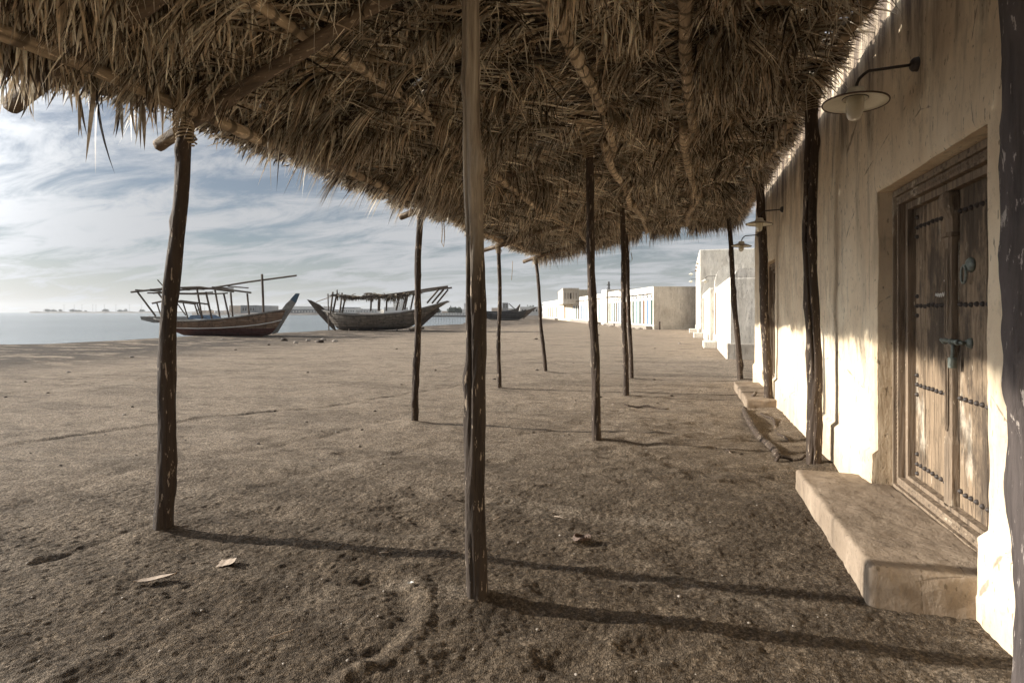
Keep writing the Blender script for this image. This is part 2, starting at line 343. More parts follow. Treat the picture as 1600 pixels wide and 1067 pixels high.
posts_px = [  # base px, top px, radii base/top, material
    ('outer', 1, 248, 833, 289, 192, .070, .052), ('outer', 2, 648, 663, 658, 325, .056, .050), ('outer', 3, 780, 607, 779, 383, .052, .046), ('outer', 4, 853, 582, 837, 403, .056, .048),
    ('middle', 1, 750, 945, 736, -75, .060, .046), ('middle', 2, 933, 693, 920, 226, .062, .05), ('middle', 3, 978, 620, 972, 326, .062, .05), ('middle', 4, 987, 592, 978, 362, .058, .048),
    ('inner', 2, 1272, 730, 1267, 148, .078, .07), ('inner', 3, 1201, 635, 1186, 276, .084, .07), ('inner', 4, 1158, 595, 1137, 330, .075, .055)]
PP = {}
for row, k, bx, by, tx, ty, r0, r1 in posts_px:
    b = gnd(bx, by); d = F*EYE/(by-488); t = ray(tx, ty, d); PP[row, k] = (b, t, r0*(1.0 if (row, k) == ('middle', 1) else .9), r1*(1.0 if (row, k) == ('middle', 1) else .88)); bases.append(b[:2])
PP['inner', 1] = ((1.33, 2.72, 0), (1.265, 2.72, 3.78), .105, .09); bases.append((1.33, 2.72))
PP['outer', 0] = ((-3.62, -1.0, 0), (-3.6, -1.0, 3.0), .07, .05); PP['middle', 0] = ((-1.05, -1.3, 0), (-1.05, -1.3, 3.5), .06, .05); PP['inner', 0] = ((1.3, -1.5, 0), (1.28, -1.5, 3.78), .08, .07)

xs = [-4.9]
def grow(s, st, end, g, mx):
    r = []; x = s
    while (x < end if st > 0 else x > end):
        x += st; r.append(x); st = max(-mx, min(mx, st*g))
    return r
gx = list(np.arange(-4.9, 1.62, .0115)); gx = sorted(grow(-4.9, -.014, -160, 1.013, 1.6)) + gx + grow(gx[-1], .1, 700, 1.25, 60)
gx = sorted(grow(gx[0], -20, -800, 1.3, 200)) + gx
gy = [1.7]; 
while gy[-1] < 3000: gy.append(gy[-1] + max(.010, .0046*gy[-1]) if gy[-1] < 20 else gy[-1]*1.02+.0)
gy = list(sorted(grow(1.7, -.08, -60, 1.2, 8))) + gy
gx = np.array(gx); gy = np.array(gy); XX, YY = np.meshgrid(gx, gy); ZZ = ground_h(XX.ravel(), YY.ravel())
nx, ny = len(gx), len(gy); idx = np.arange(nx*ny).reshape(ny, nx)
Q = np.stack([idx[:-1, :-1], idx[:-1, 1:], idx[1:, 1:], idx[1:, :-1]], -1).reshape(-1, 4)
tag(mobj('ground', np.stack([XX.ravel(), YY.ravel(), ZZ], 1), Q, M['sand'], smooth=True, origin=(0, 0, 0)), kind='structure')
def water_mat():
    m = Mat('sea_water', .12, .5); p = m.map((1, 1, 1), world=True)
    m.b.inputs['IOR'].default_value = 1.33
    a = m.noise(.012, m.map((1, .35, 1), (0, 0, R(40)), True), 5, .6)
    m.col(m.ramp(a, [(.35, (.07, .10, .115)), (.65, (.20, .245, .26))]))
    m.bump(m.noise(.35, m.map((1, 2.2, 1), (0, 0, TH), True), 7, .65), .35, .6); m.bump(m.noise(3, m.map((1, 2.5, 1), (0, 0, TH), True), 4, .6), .06, .6); return m.m
M['water'] = water_mat()
MB().add([(-15000, -3000, -.22), (3000, -3000, -.22), (3000, 20000, -.22), (-15000, 20000, -.22)], [(0, 1, 2, 3)]).build('sea', M['water'], origin=(0, 0, -.22))
tag(bpy.data.objects['sea'], kind='structure')

# ------------------------------------------------------------------ near building: wall with two door openings
WX = 1.5; TOP = 4.36; YA, YB = -3.0, 14.0
doors = [(3.586, 5.41, .165, 2.585), (10.95, 12.55, .25, 2.55)]
def snap(lo, hi, st, keys):
    v = sorted(set([lo, hi] + keys)); r = []
    for a, b in zip(v[:-1], v[1:]):
        n = max(1, int(round((b-a)/st))); r += list(np.linspace(a, b, n, endpoint=False))
    return np.array(r+[hi])
ky, kz = [], []
for a, b, c, d in doors: ky += [a, b, a-.02, b+.02, a-.05, b+.05]; kz += [c, d, d+.02, d+.05]
ys_ = snap(YA, YB, .045, ky); zs_ = snap(-.25, TOP, .045, kz+[.43, .47])
YM, ZM = np.meshgrid(ys_, zs_)
def wall_x(y, z):
    x = WX + .022*fbm(y*.9, z*.7, 21) + .012*fbm(y*5, z*2.2, 22, 3) - .045*sstep(.47, .44, z)*(1+.3*vn(y*3, z*0, 5)) + .02*sstep(2.6, 4.3, z)
    e = np.full(np.shape(y), 9.)
    for a, b, c, d in doors:
        dy = np.maximum(np.maximum(a-y, y-b), 0); dz = np.maximum(np.maximum(c-z, z-d), 0); e = np.minimum(e, np.hypot(dy, dz))
    x = x + .018*np.clip(1-e/.045, 0, 1)**2 + .006*np.clip(1-e/.1, 0, 1)*vn(y*14, z*14, 31)
    return x + .05*sstep(YB-.12, YB, y)
X0 = wall_x(YM, ZM)
topw = lambda y: .05*fbm(y*.8, y*0, 25) + .02*vn(y*6, y*0, 26)
ZW = ZM + np.where(ZM > 3.0, (ZM-3.0)/(TOP-3.0), 0)*topw(YM)
rows = [np.stack([X0, YM, ZW], -1)]
tz = ZW[-1]; tx0 = X0[-1]
for a in (25, 50, 75, 90):
    r = .10; rows.append(np.stack([tx0+r*(1-cos(R(a))), ys_, tz+r*sin(R(a))*.8], -1)[None])
rows.append(np.stack([tx0+.45, ys_, tz+.08], -1)[None]); rows.append(np.stack([tx0*0+WX+.52, ys_, tz*0-.25], -1)[None])
G_ = np.concatenate(rows, 0); nr, nc = G_.shape[:2]; fcs = []
for i in range(nr-1):
    for j in range(nc-1):
        if i < len(zs_)-1:
            yc, zc_ = (ys_[j]+ys_[j+1])/2, (zs_[i]+zs_[i+1])/2
            if any(a < yc < b and c < zc_ < d for a, b, c, d in doors): continue
        fcs.append((i*nc+j, (i+1)*nc+j, (i+1)*nc+j+1, i*nc+j+1))
bw = empty('earth_building', (WX+.25, 5, 0), 'long ochre plastered earth building with two carved doors behind the palm thatch porch', 'building')
V_ = G_.reshape(-1, 3).tolist(); base_n = len(V_)
def reveal(idx_list, depth):
    s = len(V_)
    n = len(idx_list)
    for k in idx_list: V_.append(list(V_[k]))
    for k in idx_list: p = V_[k]; V_.append([WX+depth, p[1], p[2]])
    for i in range(n-1): fcs.append((s+i, s+i+1, s+n+i+1, s+n+i))
for a, b, c, d in doors:
    ja, jb = int(np.argmin(abs(ys_-a))), int(np.argmin(abs(ys_-b))); ic, id_ = int(np.argmin(abs(zs_-c))), int(np.argmin(abs(zs_-d)))
    reveal([i*nc+ja for i in range(ic, id_+1)], .42); reveal([i*nc+jb for i in range(ic, id_+1)], .42)
    reveal([id_*nc+j for j in range(ja, jb+1)], .42); reveal([ic*nc+j for j in range(ja, jb+1)], .42)
for j in (0, nc-1):                      # end faces
    col = [i*nc+j for i in range(len(zs_))]; s = len(V_)
    for k in col: p = V_[k]; V_.append([WX+.52, p[1]+(.0), p[2]])
    for i in range(len(col)-1): fcs.append((col[i], col[i+1], s+i+1, s+i))
mobj('wall', V_, fcs, M['wall'], bw, True)

# carved door set: (front plane of the frame at WX+.11, leaves at WX+.21)
def prism_frame(mb, y0, y1, z0, z1, w, x0, x1, bottom=True):
    # four mitred bars of width w round the opening, front at x0, back at x1
    o = [(y0, z0), (y1, z0), (y1, z1), (y0, z1)]; i_ = [(y0+w, z0+w), (y1-w, z0+w), (y1-w, z1-w), (y0+w, z1-w)]
    V = [(x0, *p) for p in o] + [(x0, *p) for p in i_] + [(x1, *p) for p in o] + [(x1, *p) for p in i_]
    Fc = []
    for k in range(4):
        j = (k+1) % 4; Fc += [(k, j, j+4, k+4), (k+4, j+4, j+12, k+12), (k, k+8, j+8, j), (k+8, k+12, j+12, j+8)]
    mb.add(V, Fc)
def make_door(y0, y1, z0, z1, detail=True):
    X = WX+.13; f = MB(); y0 += .004; y1 -= .004; z1 -= .004
    prism_frame(f, y0, y1, z0, z1, .035, X, X+.2)
    prism_frame(f, y0+.036, y1-.036, z0+.036, z1-.036, .018, X-.014, X+.2)
    prism_frame(f, y0+.055, y1-.055, z0+.055, z1-.055, .05, X+.012, X+.2)
    prism_frame(f, y0+.106, y1-.106, z0+.106, z1-.106, .016, X+.0, X+.2)
    prism_frame(f, y0+.123, y1-.123, z0+.10, z1-.123, .05, X+.05, X+.2)
    dr = f.build('door', M['carved'], bw); Y0, Y1, Z0, Z1 = y0+.16, y1-.16, z0+.14, z1-.16
    c = MB(); st = .034 if detail else .09   # carved bead moulding round the frame
    def bead(y, z, a, b):
        h = .011; c.add([(X+.012-.001, y-a, z-b), (X+.012-.001, y+a, z-b), (X+.012-.001, y+a, z+b), (X+.012-.001, y-a, z+b), (X+.012-h, y, z)], [(0, 1, 4), (1, 2, 4), (2, 3, 4), (3, 0, 4)])
    z = z0+.08
    while z < z1-.07: bead(y0+.08, z, .016, st*.45); bead(y1-.08, z, .016, st*.45); z += st
    y = y0+.1
    while y < y1-.1: bead(y, z1-.08, st*.45, .016); bead(y, z0+.08, st*.45, .012); y += st
    c.build('carved_moulding', M['carved'], dr)
    XL = X+.105; cy = (Y0+Y1)/2
    for s, (a, b) in enumerate(((Y0, cy-.004), (cy+.004, Y1))):
        m = MB(); n = 4; w = (b-a)/n
        for i in range(n): m.box(XL+.003*((i*3+s) % 2), a+i*w+.002, Z0, XL+.05, a+(i+1)*w-.002, Z1, .003)
        lf = m.build('door_leaf', M['door'], dr)
        if not detail: continue
        # iron-domed studs
        zz = [Z0+.12+k*(Z1-Z0-.28)/3 for k in range(4)]
        for r_, z in enumerate(zz):
            spots = [(a+.035+k*(b-a-.09)/9 + (0 if s == 1 else .02), z+random.gauss(0, .002)) for k in range(10)]
            if s == 1: spots += [(b-.055, z+.075), (b-.055, z-.075)]
            else: spots += [(a+.055, z+.075), (a+.055, z-.075)]
            for k, (yy, z_) in enumerate(spots):
                if s == 1 and yy < cy+.09: continue
                if s == 0 and yy > cy-.03: continue
                if 'stud' in M and M['stud']:
                    o = M['stud'].copy(); COL.objects.link(o); o.parent = dr; o.location = Vector((XL, yy, z_)) - WL[dr.name]
                else:
                    o = MB().lathe([(.017, 0), (.017, .004), (.015, .010), (.010, .017), (.004, .021), (.0005, .022)], (XL, yy, z_), (-1, 0, 0), 12).build('stud', M['iron'], dr, True, origin=(XL, yy, z_)); M['stud'] = o
    # carved centre post fixed to the far leaf
    m = MB(); pw = .05; cyp = cy+.045
    prof = [(Z0, .05, .055), (Z0+.42, .05, .055), (Z0+.47, .034, .045), (Z0+1.02, .034, .045), (Z0+1.07, .05, .055), (Z0+1.10, .035, .05), (Z0+1.74, .035, .05), (Z0+1.80, .05, .055), (Z1-.32, .05, .055), (Z1-.315, .062, .07), (Z1-.29, .062, .07), (Z1-.285, .04, .045), (Z1-.20, .046, .05), (Z1-.12, .058, .085), (Z1-.07, .056, .09), (Z1-.03, .044, .08), (Z1-.01, .03, .06)]
    V = []; Fc = []
    for k, (z, w, d) in enumerate(prof):
        for (u, q) in ((-1, 0), (-1, .7), (-.62, 1), (.62, 1), (1, .7), (1, 0)): V.append((XL-d*q+.0, cyp+u*w, z))
    for k in range(len(prof)-1):
        for j in range(5): a = k*6+j; Fc.append((a, a+1, a+7, a+6))
    Fc += [tuple(range(5, -1, -1)), tuple(range((len(prof)-1)*6, len(prof)*6))]; m.add(V, Fc)
    for (za, zb) in ((Z0+.5, Z0+1.0), (Z0+1.13, Z0+1.72)):
        for u in (-.018, .018): m.tube([(XL-.052, cyp+u*.3, za), (XL-.052, cyp+u, za+.05), (XL-.052, cyp+u, zb-.05), (XL-.052, cyp+u*.3, zb)], .005, 6)
    m.build('centre_post', M['carved'], dr)
    if detail:
        zr = 1.6+.24; m = MB(); yk = cy-.13
        m.lathe([(.001, 0), (.045, .002), (.05, .012), (.035, .03), (.001, .034)], (XL+.003, yk-.06, zr+.06), (-1, 0, 0), 16)
        ring = [(XL-.035, yk-.03+.034*cos(2*pi*k/20), zr+.0+.055*sin(2*pi*k/20)) for k in range(21)]; m.tube(ring, .0075, 8, False); m.tube([(XL, yk-.06, zr+.06), (XL-.04, yk-.03, zr+.056)], .009, 8)
        m.build('knocker_ring', M['verdigris'], dr, True)
        m = MB(); zb = 1.6-.195
        m.tube([(XL-.075, cyp+.02, zb+.01), (XL-.05, cy-.19, zb-.0)], .012, 10)
        for yy in (cyp, cy-.06, cy-.15): m.lathe([(.014, -.014), (.02, -.01), (.02, .01), (.014, .014)], (XL-.062, yy, zb+.003), (0, 1, 0), 10)
        m.lathe([(.001, -.005), (.035, 0), (.032, .012), (.02, .03), (.001, .034)], (XL+.003, cy-.17, zb), (-1, 0, 0), 12)
        m.tube([(XL-.05, cy-.05, zb), (XL-.055, cy-.05, zb-.11)], .011, 8); m.box(XL-.075, cy-.07, zb-.17, XL-.035, cy-.03, zb-.10, .004)
        m.build('bolt', M['verdigris'], dr, True)
        m = MB(); random.seed(3); xq = XL-.0035
        pts = [(xq, cy+.36-k*.011, 1.72+.012*sin(k*1.9)+.004*(k % 3)) for k in range(17)]; m.tube(pts, .0035, 5)
        m.lathe([(.001, 0), (.016, .001), (.012, .003), (.001, .004)], (XL+.002, cy+.2, 1.85), (-1, 0, 0), 9); m.lathe([(.001, 0), (.011, .001), (.001, .004)], (XL+.002, cy+.22, 1.82), (-1, 0, 0), 7)
        m.build('chalk_scrawl', M['chalk'], dr)
    return dr
M['stud'] = None
make_door(*doors[0]); make_door(*doors[1], detail=False)

# doorsteps
def rough_block(name, x0, x1, y0, y1, z0, z1, mat, seed, label, cat, grp=None, slope=0, amp=1.0):
    st = .022; V = []; Fc = []; key = {}
    nx_, ny_, nz_ = [max(1, int(round((b-a)/st))) for a, b in ((x0, x1), (y0, y1), (z0, z1))]
    def vid(i, j, k):
        if (i, j, k) in key: return key[i, j, k]
        x, y, z = x0+(x1-x0)*i/nx_, y0+(y1-y0)*j/ny_, z0+(z1-z0)*k/nz_
        on = (i in (0, nx_)) + (j in (0, ny_)) + (k in (0, nz_)); r = .007*(on-1)
        x += r*(1 if i == 0 else -1 if i == nx_ else 0); y += r*(1 if j == 0 else -1 if j == ny_ else 0); z += r*(1 if k == 0 else -1 if k == nz_ else 0)
        n = [float(fbm(np.array([a*5.]), np.array([b*5.]), seed+q, 4)[0])*.013*amp for q, (a, b) in enumerate(((y+z, z-y*.3), (x+z*2, z-x), (x, y)))]
        key[i, j, k] = len(V); V.append((x+n[0], y+n[1], z+n[2] + slope*(y-y0)/(y1-y0))); return key[i, j, k]
    for j in range(ny_):
        for k in range(nz_): Fc += [(vid(0, j, k), vid(0, j, k+1), vid(0, j+1, k+1), vid(0, j+1, k)), (vid(nx_, j, k), vid(nx_, j+1, k), vid(nx_, j+1, k+1), vid(nx_, j, k+1))]
    for i in range(nx_):
        for k in range(nz_): Fc += [(vid(i, 0, k), vid(i+1, 0, k), vid(i+1, 0, k+1), vid(i, 0, k+1)), (vid(i, ny_, k), vid(i, ny_, k+1), vid(i+1, ny_, k+1), vid(i+1, ny_, k))]
        for j in range(ny_): Fc += [(vid(i, j, nz_), vid(i+1, j, nz_), vid(i+1, j+1, nz_), vid(i, j+1, nz_)), (vid(i, j, 0), vid(i, j+1, 0), vid(i+1, j+1, 0), vid(i+1, j, 0))]
    return tag(mobj(name, V, Fc, mat, None, True), label, cat, grp)
rough_block('doorstep', .96, 1.64, 3.57, 5.74, -.12, .22, M['step'], 40, 'long low plastered step in front of the near carved door', 'step', slope=-.04)
rough_block('doorstep', .98, 1.60, 10.35, 12.9, -.1, .15, M['step'], 50, 'pale plastered step below the farther carved door of the earth building', 'step')

# ------------------------------------------------------------------ pergola
pg = empty('palm_thatch_porch', (-1.1, 7, 0), 'porch of crooked wooden posts under a shaggy dry palm leaf roof along the earth building', 'porch')
def log_mesh(a, b, r0, r1, seed, n=14, seg=.06, bend=.03, knots=6, crack=False, ring=0):
    a, b = np.array(a, float), np.array(b, float); L = np.linalg.norm(b-a); m = max(6, int(L/seg)); t = (b-a)/L
    up = np.array([.1, .2, 1.]) if abs(t[2]) < .9 else np.array([1., .1, 0]); u = np.cross(t, up); u /= np.linalg.norm(u); w = np.cross(t, u)
    rr = np.random.default_rng(seed); kn = [(rr.uniform(.04, .96), rr.uniform(0, 2*pi), rr.uniform(.12, .4)) for _ in range(knots)]
    V = []; th = np.linspace(0, 2*pi, n, endpoint=False)
    p1, p2, p3 = rr.uniform(0, 6, 3)
    for i in range(m+1):
        s = i/m; e = sin(pi*s)
        c = a+(b-a)*s + u*bend*(sin(2.1*pi*s+p1)-sin(p1)*(1-s)-sin(2.1*pi+p1)*s) + w*bend*.7*(sin(3.3*pi*s+p2)-sin(p2)*(1-s)-sin(3.3*pi+p2)*s)
        r = r0+(r1-r0)*s; r *= 1+.05*sin(L*s*9+p3)*e
        if ring: r *= 1+ring*(abs(sin(L*s*pi/.11+p3+.6*sin(s*20)))**4)
        rad = r*(1+.17*fbm(np.cos(th)*1.3+seed, s*L*1.6+np.sin(th)*1.3, seed % 40, 3) + .11*fbm(np.cos(th)*4+seed, s*L*9+np.sin(th)*4, 3, 2))
        for (ks, ka, kh) in kn:
            d = (s-ks)*L/(1.3*r); da = np.abs((th-ka+pi) % (2*pi)-pi); rad += r*kh*np.exp(-d*d)*np.exp(-(da/.75)**2)
        if crack: 
            da = np.abs((th-(crack+.25*sin(s*7))+pi) % (2*pi)-pi); rad -= r*.55*np.exp(-(da/.13)**2)*e*sstep(-.2, .1, vn(np.array([s*5.]), np.array([.5]), 3)[0]+.15)
        for k in range(n): V.append(c + (u*cos(th[k])+w*sin(th[k]))*rad[k])
    Fc = [(i*n+k, i*n+(k+1) % n, (i+1)*n+(k+1) % n, (i+1)*n+k) for i in range(m) for k in range(n)]
    Fc += [tuple(range(n-1, -1, -1)), tuple(range(m*n, (m+1)*n))]
    return V, Fc
def log(name, a, b, r0, r1, mat, seed, parent, **k):
    V, Fc = log_mesh(a, b, r0, r1, seed, **k); return mobj(name, V, Fc, mat, parent, True)
order = sorted(PP, key=lambda q: (q[0], q[1]))
names = {'outer': 'seaward row', 'middle': 'middle row', 'inner': 'row against the wall'}
for q, (row, k) in enumerate(order):
    b, t, r0, r1 = PP[row, k]; b = (b[0], b[1], -.25)
    near = (row, k) == ('middle', 1)
    o = log('post', b, t, r0, r1, M['post_pale'] if near else (M['post_grey'] if (row, k) == ('inner', 1) else M['post']), 60+q*3, pg, bend=.013 if row == 'middle' else .018, knots=9 if row != 'middle' else 6,
            n=64 if near or (row, k) == ('inner', 2) else (28 if k <= 2 else 16), seg=.03 if k <= 2 else .06, crack=(2.75 if near else (2.6 if (row, k) == ('inner', 2) else False)))
    if (row, k) in (('outer', 1), ('outer', 2), ('outer', 3), ('outer', 4), ('middle', 2), ('inner', 2)):
        m = MB(); pts = []; tt = Vector(t); 
        for i in range(9*14):
            a = i/14*2*pi; z = -.17+.2*i/126; pts.append((tt.x+(r1+.010+.006*sin(i*.31))*cos(a), tt.y+(r1+.010)*sin(a), tt.z+z+.012*sin(a*1.02+i*.02)))
        m.tube(pts, .0075, 5)
        for j in range(3): m.tube([(tt.x+(r1+.03)*cos(a_*.7+j), tt.y+(r1+.03)*sin(a_*.7+j), tt.z-.14+a_*.028) for a_ in range(9)], .007, 5)
        m.build('rope_lashing', M['rope'], o)
def top(row, k): return np.array(PP[row, k][1])
for k in range(0, 5):
    a, b, c = top('outer', k), top('middle', k), top('inner', k)
    d = (a-b)/np.linalg.norm(a-b); a2 = a + d*(.42 if k != 1 else .40); a2[2] -= .02
    up = np.array([0, .07, .02])
    log('cross_beam', a2+up, b-d*.25+up, .046, .038, M['beam'], 200+k, pg, bend=.03, seg=.03, n=24, knots=9)
    d2 = (c-b)/np.linalg.norm(c-b); log('cross_beam', b-d2*.2+up+np.array([0, .06, .03]), c+d2*.12+up+np.array([0, .06, .0]), .05, .045, M['beam'], 220+k, pg, bend=.02)
log('cross_beam', (-4.3, 2.72, 2.98), (-1.0, 2.1, 3.58), .058, .05, M['beam'], 260, pg, bend=.02)
# lengthwise logs, spliced at the rows
def chain(pts, r, seed, mat, over=.15, name='rafter', ring=.1):
    for i in range(len(pts)-1):
        a, b = np.array(pts[i], float), np.array(pts[i+1], float); d = (b-a)/np.linalg.norm(b-a); s = (i % 2)*.09
        sh = np.array([s, 0, .0]); log(name, a-d*over+sh, b+d*over+sh, r*1.0, r*.85, mat, seed+i, pg, bend=.03, knots=5, seg=.04, ring=ring)
chain([(-3.66, -1.2, 3.08), tuple(top('outer', 1)+[0, 0, .09]), tuple(top('outer', 2)+[0, 0, .08]), tuple(top('outer', 3)+[0, 0, .08]), tuple(top('outer', 4)+[0, .2, .08])], .048, 300, M['raft'], ring=0)
chain([(-2.4, -1, 3.36), (-2.38, 3.3, 3.40), (-2.42, 7.3, 3.36), (-2.3, 11.2, 3.36), (-2.35, 14.8, 3.36)], .042, 320, M['raft'])
chain([(-1.0, -1.2, 3.64), (-.98, 3.0, 3.66), (-.93, 7.1, 3.62), (-1.0, 11.1, 3.60), (-1.0, 14.6, 3.6)], .052, 340, M['raft'])
chain([(-.05, -1, 3.74), (-.06, 2.4, 3.76), (.0, 6.9, 3.70), (.15, 10.9, 3.70), (-.05, 14.5, 3.70)], .055, 360, M['raft'], over=.03)
chain([(1.2, -1, 3.86), (1.17, 2.6, 3.86), (1.15, 6.6, 3.86), (1.1, 10.6, 3.82), (1.15, 14.6, 3.82)], .05, 380, M['raft'])
Ym = np.linspace(-3, 2, 3)
# --- thatch
def roof_z(x): return np.interp(x, [-4.1, -3.68, -1.05, 1.3, 1.5], [3.15, 3.25, 3.75, 3.91, 3.90])
VV, FF, CC = [], [], []; vcount = 0; RAFT = True
def blades(p0, d, L, wdt, g, col, S=4, curl=0.0, twist=None):
    """ribbons of palm leaflet: root p0, direction d, length L, width wdt, sag g"""
    global vcount
    d = d/np.linalg.norm(d, axis=1, keepdims=True)
    if RAFT:      # leaves part round the lengthwise logs
        xm = p0[:, 0]+d[:, 0]*L*.5; hang = (d[:, 2] < -.3) | (np.broadcast_to(g, (len(p0),)) > .25); nr_ = (np.abs(xm+.97) < .10) | (np.abs(xm+.02) < .10) | (np.abs(xm+2.38) < .08)
        k_ = ~(nr_ & hang & (rng.random(len(p0)) < .88) & (p0[:, 1] > 2.6)); p0, d, L, wdt, col = p0[k_], d[k_], L[k_], wdt[k_], col[k_]; g = np.broadcast_to(g, (len(k_),))[k_]
    n = len(p0)
    rv = rng.normal(size=(n, 3)); wv = np.cross(d, rv); wv /= np.linalg.norm(wv, axis=1, keepdims=True)
    side = np.cross(d, wv); ts = np.linspace(0, 1, S+1)
    pts = []; cu = rng.normal(size=n)*.12
    for t in ts:
        q = p0 + d*(L*t)[:, None] + side*(cu*L*t*t)[:, None]; drop = g*L*t*t; q[:, 2] -= drop
        pts.append(q)
    V = []
    for i, t in enumerate(ts[:-1]):
        w = wdt*(.55+.45*min(1, t*4))*(1-t**2.2)
        V += [pts[i]-wv*w[:, None]*.5, pts[i]+wv*w[:, None]*.5]
    V.append(pts[-1]); k = 2*S+1
    V = np.stack(V, 1).reshape(-1, 3); b = np.arange(n)[:, None]*k + vcount; f = []
    for i in range(S-1): f.append(b+np.array([2*i, 2*i+1, 2*i+3, 2*i+2]))
    f.append(b+np.array([2*S-2, 2*S-1, 2*S, 2*S]))
    q4 = np.stack(f[:-1], 1).reshape(-1, 4); q3 = f[-1][:, :3]
    VV.append(V); FF.append((q4, q3)); CC.append(np.repeat(col, k, 0)); vcount += len(V)
def tint(n, lo=.5, hi=1.2):
    base = np.array([.60, .48, .345]); pale = np.array([.96, .88, .73]); drk = np.array([.09, .062, .042])
    u = rng.random((n, 1)); c = np.where(u < .27, drk, np.where(u > .70, pale, base)); return c*rng.uniform(lo, hi, (n, 1))
def U(a, b, n): return rng.uniform(a, b, n)
courses = []; y = -.6
while y < 15.3: courses.append(y); y += random.uniform(.2, .32)
for y in courses:
    near = 1.0 if y < 5.5 else (.75 if y < 9 else .55); skew = -.11
    wsc = 1.0 if y < 6 else 1.25
    # bundles of combed leaflets laid on the logs
    nc_ = int(34*near) if y > .8 else 10
    for c in range(nc_):
        x = random.uniform(-3.85, 1.25); yy = y+skew*(x+1)+random.gauss(0, .07); n = int(random.uniform(22, 44))
        kind = random.random(); br = random.choice([.35, .6, .9, 1.15, 1.3])
        if kind < .62:      # flat sheaf running across the roof
            az = random.choice([0, pi])+random.gauss(-.12, .28); w_ = random.uniform(.03, .10); Ls = random.uniform(.3, .6)
            u = U(-.25, .25, n); v = rng.normal(size=n)*w_
            px = x+u*cos(az)-v*sin(az); py = yy+u*sin(az)+v*cos(az); aa = az+rng.normal(size=n)*.16+v*1.2
            d = np.stack([np.cos(aa), np.sin(aa), -np.abs(rng.normal(.04, .07, n))], 1); g = U(.0, .22, n)
        else:               # spray that starts flat and falls over towards the camera
            az = -pi/2+random.gauss(0, .55); w_ = random.uniform(.06, .16); Ls = random.uniform(.25, .48)
            v = rng.normal(size=n)*w_; px = x-v*sin(az); py = yy+v*cos(az)+rng.normal(size=n)*.03; aa = az+rng.normal(size=n)*.2
            d = np.stack([np.cos(aa), np.sin(aa), -np.abs(rng.normal(.1, .1, n))], 1); g = U(.25, .8, n)
        L = U(.7, 1.2, n)*Ls; ex = px+d[:, 0]*L
        L = np.where(ex > 1.4, np.maximum(.04, (1.4-px)/np.maximum(d[:, 0], .1)), L); L = np.where(ex < -3.98, np.maximum(.04, (px+3.98)/np.maximum(-d[:, 0], .1)), L)
        edge = np.clip((px+3.95)/.5, .15, 1)
        ok = (px > -3.98) & (px < 1.36); px, py, d, L, g, edge = px[ok], py[ok], d[ok], L[ok], g[ok], edge[ok]; n = len(px)
        if n < 3: continue
        blades(np.stack([px, py, roof_z(px)+U(-.035, .05, n)], 1), d, L*(.5+.5*edge), U(.012, .030, n)*wsc, g*edge, tint(n)*br, S=4)
    # hanging tufts, mostly in every other course
    for c in range(int((8 if courses.index(y) % 2 else 3)*near) if y > .8 else 2):
        x = random.uniform(-3.6, 1.2); n = int(random.uniform(12, 34)); w_ = random.uniform(.05, .2)
        px = x+rng.normal(size=n)*w_; px = np.clip(px, -3.75, 1.32); py = y+skew*(x+1)+rng.normal(size=n)*.035
        hang = random.uniform(.08, .30)
        d = np.stack([rng.normal(0, .2, n)+random.gauss(0, .12), rng.normal(-.1, .2, n), -np.ones(n)], 1)
        blades(np.stack([px, py, roof_z(px)-.0], 1), d, U(.5, 1.1, n)*hang, U(.009, .02, n)*wsc, U(0, .2, n), tint(n)*random.uniform(.75, 1.3), S=4)
# long drooping curtains seen at the seaward front corner and over the middle bay
def curtain(x0, x1, y0, y1, n, l0, l1, w=(.012, .028), spread=.18, br=1.0):
    px, py = U(x0, x1, n), U(y0, y1, n)
    k = np.clip(vn(px*3, py*3, 44)+.6, .15, 1.1)
    d = np.stack([rng.normal(.0, spread, n), rng.normal(-.05, spread, n), -np.ones(n)], 1)
    blades(np.stack([px, py, roof_z(px)-.0], 1), d, U(l0, l1, n)*k, U(*w, n), U(0, .15, n), tint(n)*br, S=5)
curtain(-3.95, -2.7, 1.5, 2.9, 2300, .16, .46, br=1.05)
curtain(-3.9, -2.6, 1.9, 3.3, 900, .25, .5, br=1.1)
curtain(-2.6, -1.5, 3.0, 3.9, 500, .14, .34, spread=.14)
curtain(-3.7, -2.9, 3.6, 5.4, 500, .1, .3, spread=.25)
curtain(-.85, -.2, 3.2, 4.6, 900, .18, .46, spread=.12, br=1.15)
curtain(.0, 1.1, 3.3, 4.4, 1100, .15, .4, spread=.14)
curtain(-3.0, -2.0, 4.4, 6.2, 700, .12, .28, spread=.25)
curtain(.05, .9, 5.2, 6.6, 1300, .2, .5, spread=.22)
curtain(-.9, .3, 7.5, 11, 1200, .15, .38)
curtain(-2.4, 1.0, 13.8, 15.2, 1600, .1, .34, spread=.35)
for (px_, py_, Ln) in ((125, 150, .28), (150, 130, .62), (205, 150, .3), (222, 160, .32), (190, 160, .25), (45, 130, .25)):
    q = np.array(ray(px_, py_, 3.9)); n = 3; blades(q+rng.normal(size=(n, 3))*.012, np.stack([rng.normal(0, .06, n), rng.normal(0, .06, n), -np.ones(n)], 1), U(.9, 1.05, n)*Ln, U(.022, .034, n), U(0, .05, n), tint(n)*.6, S=6)
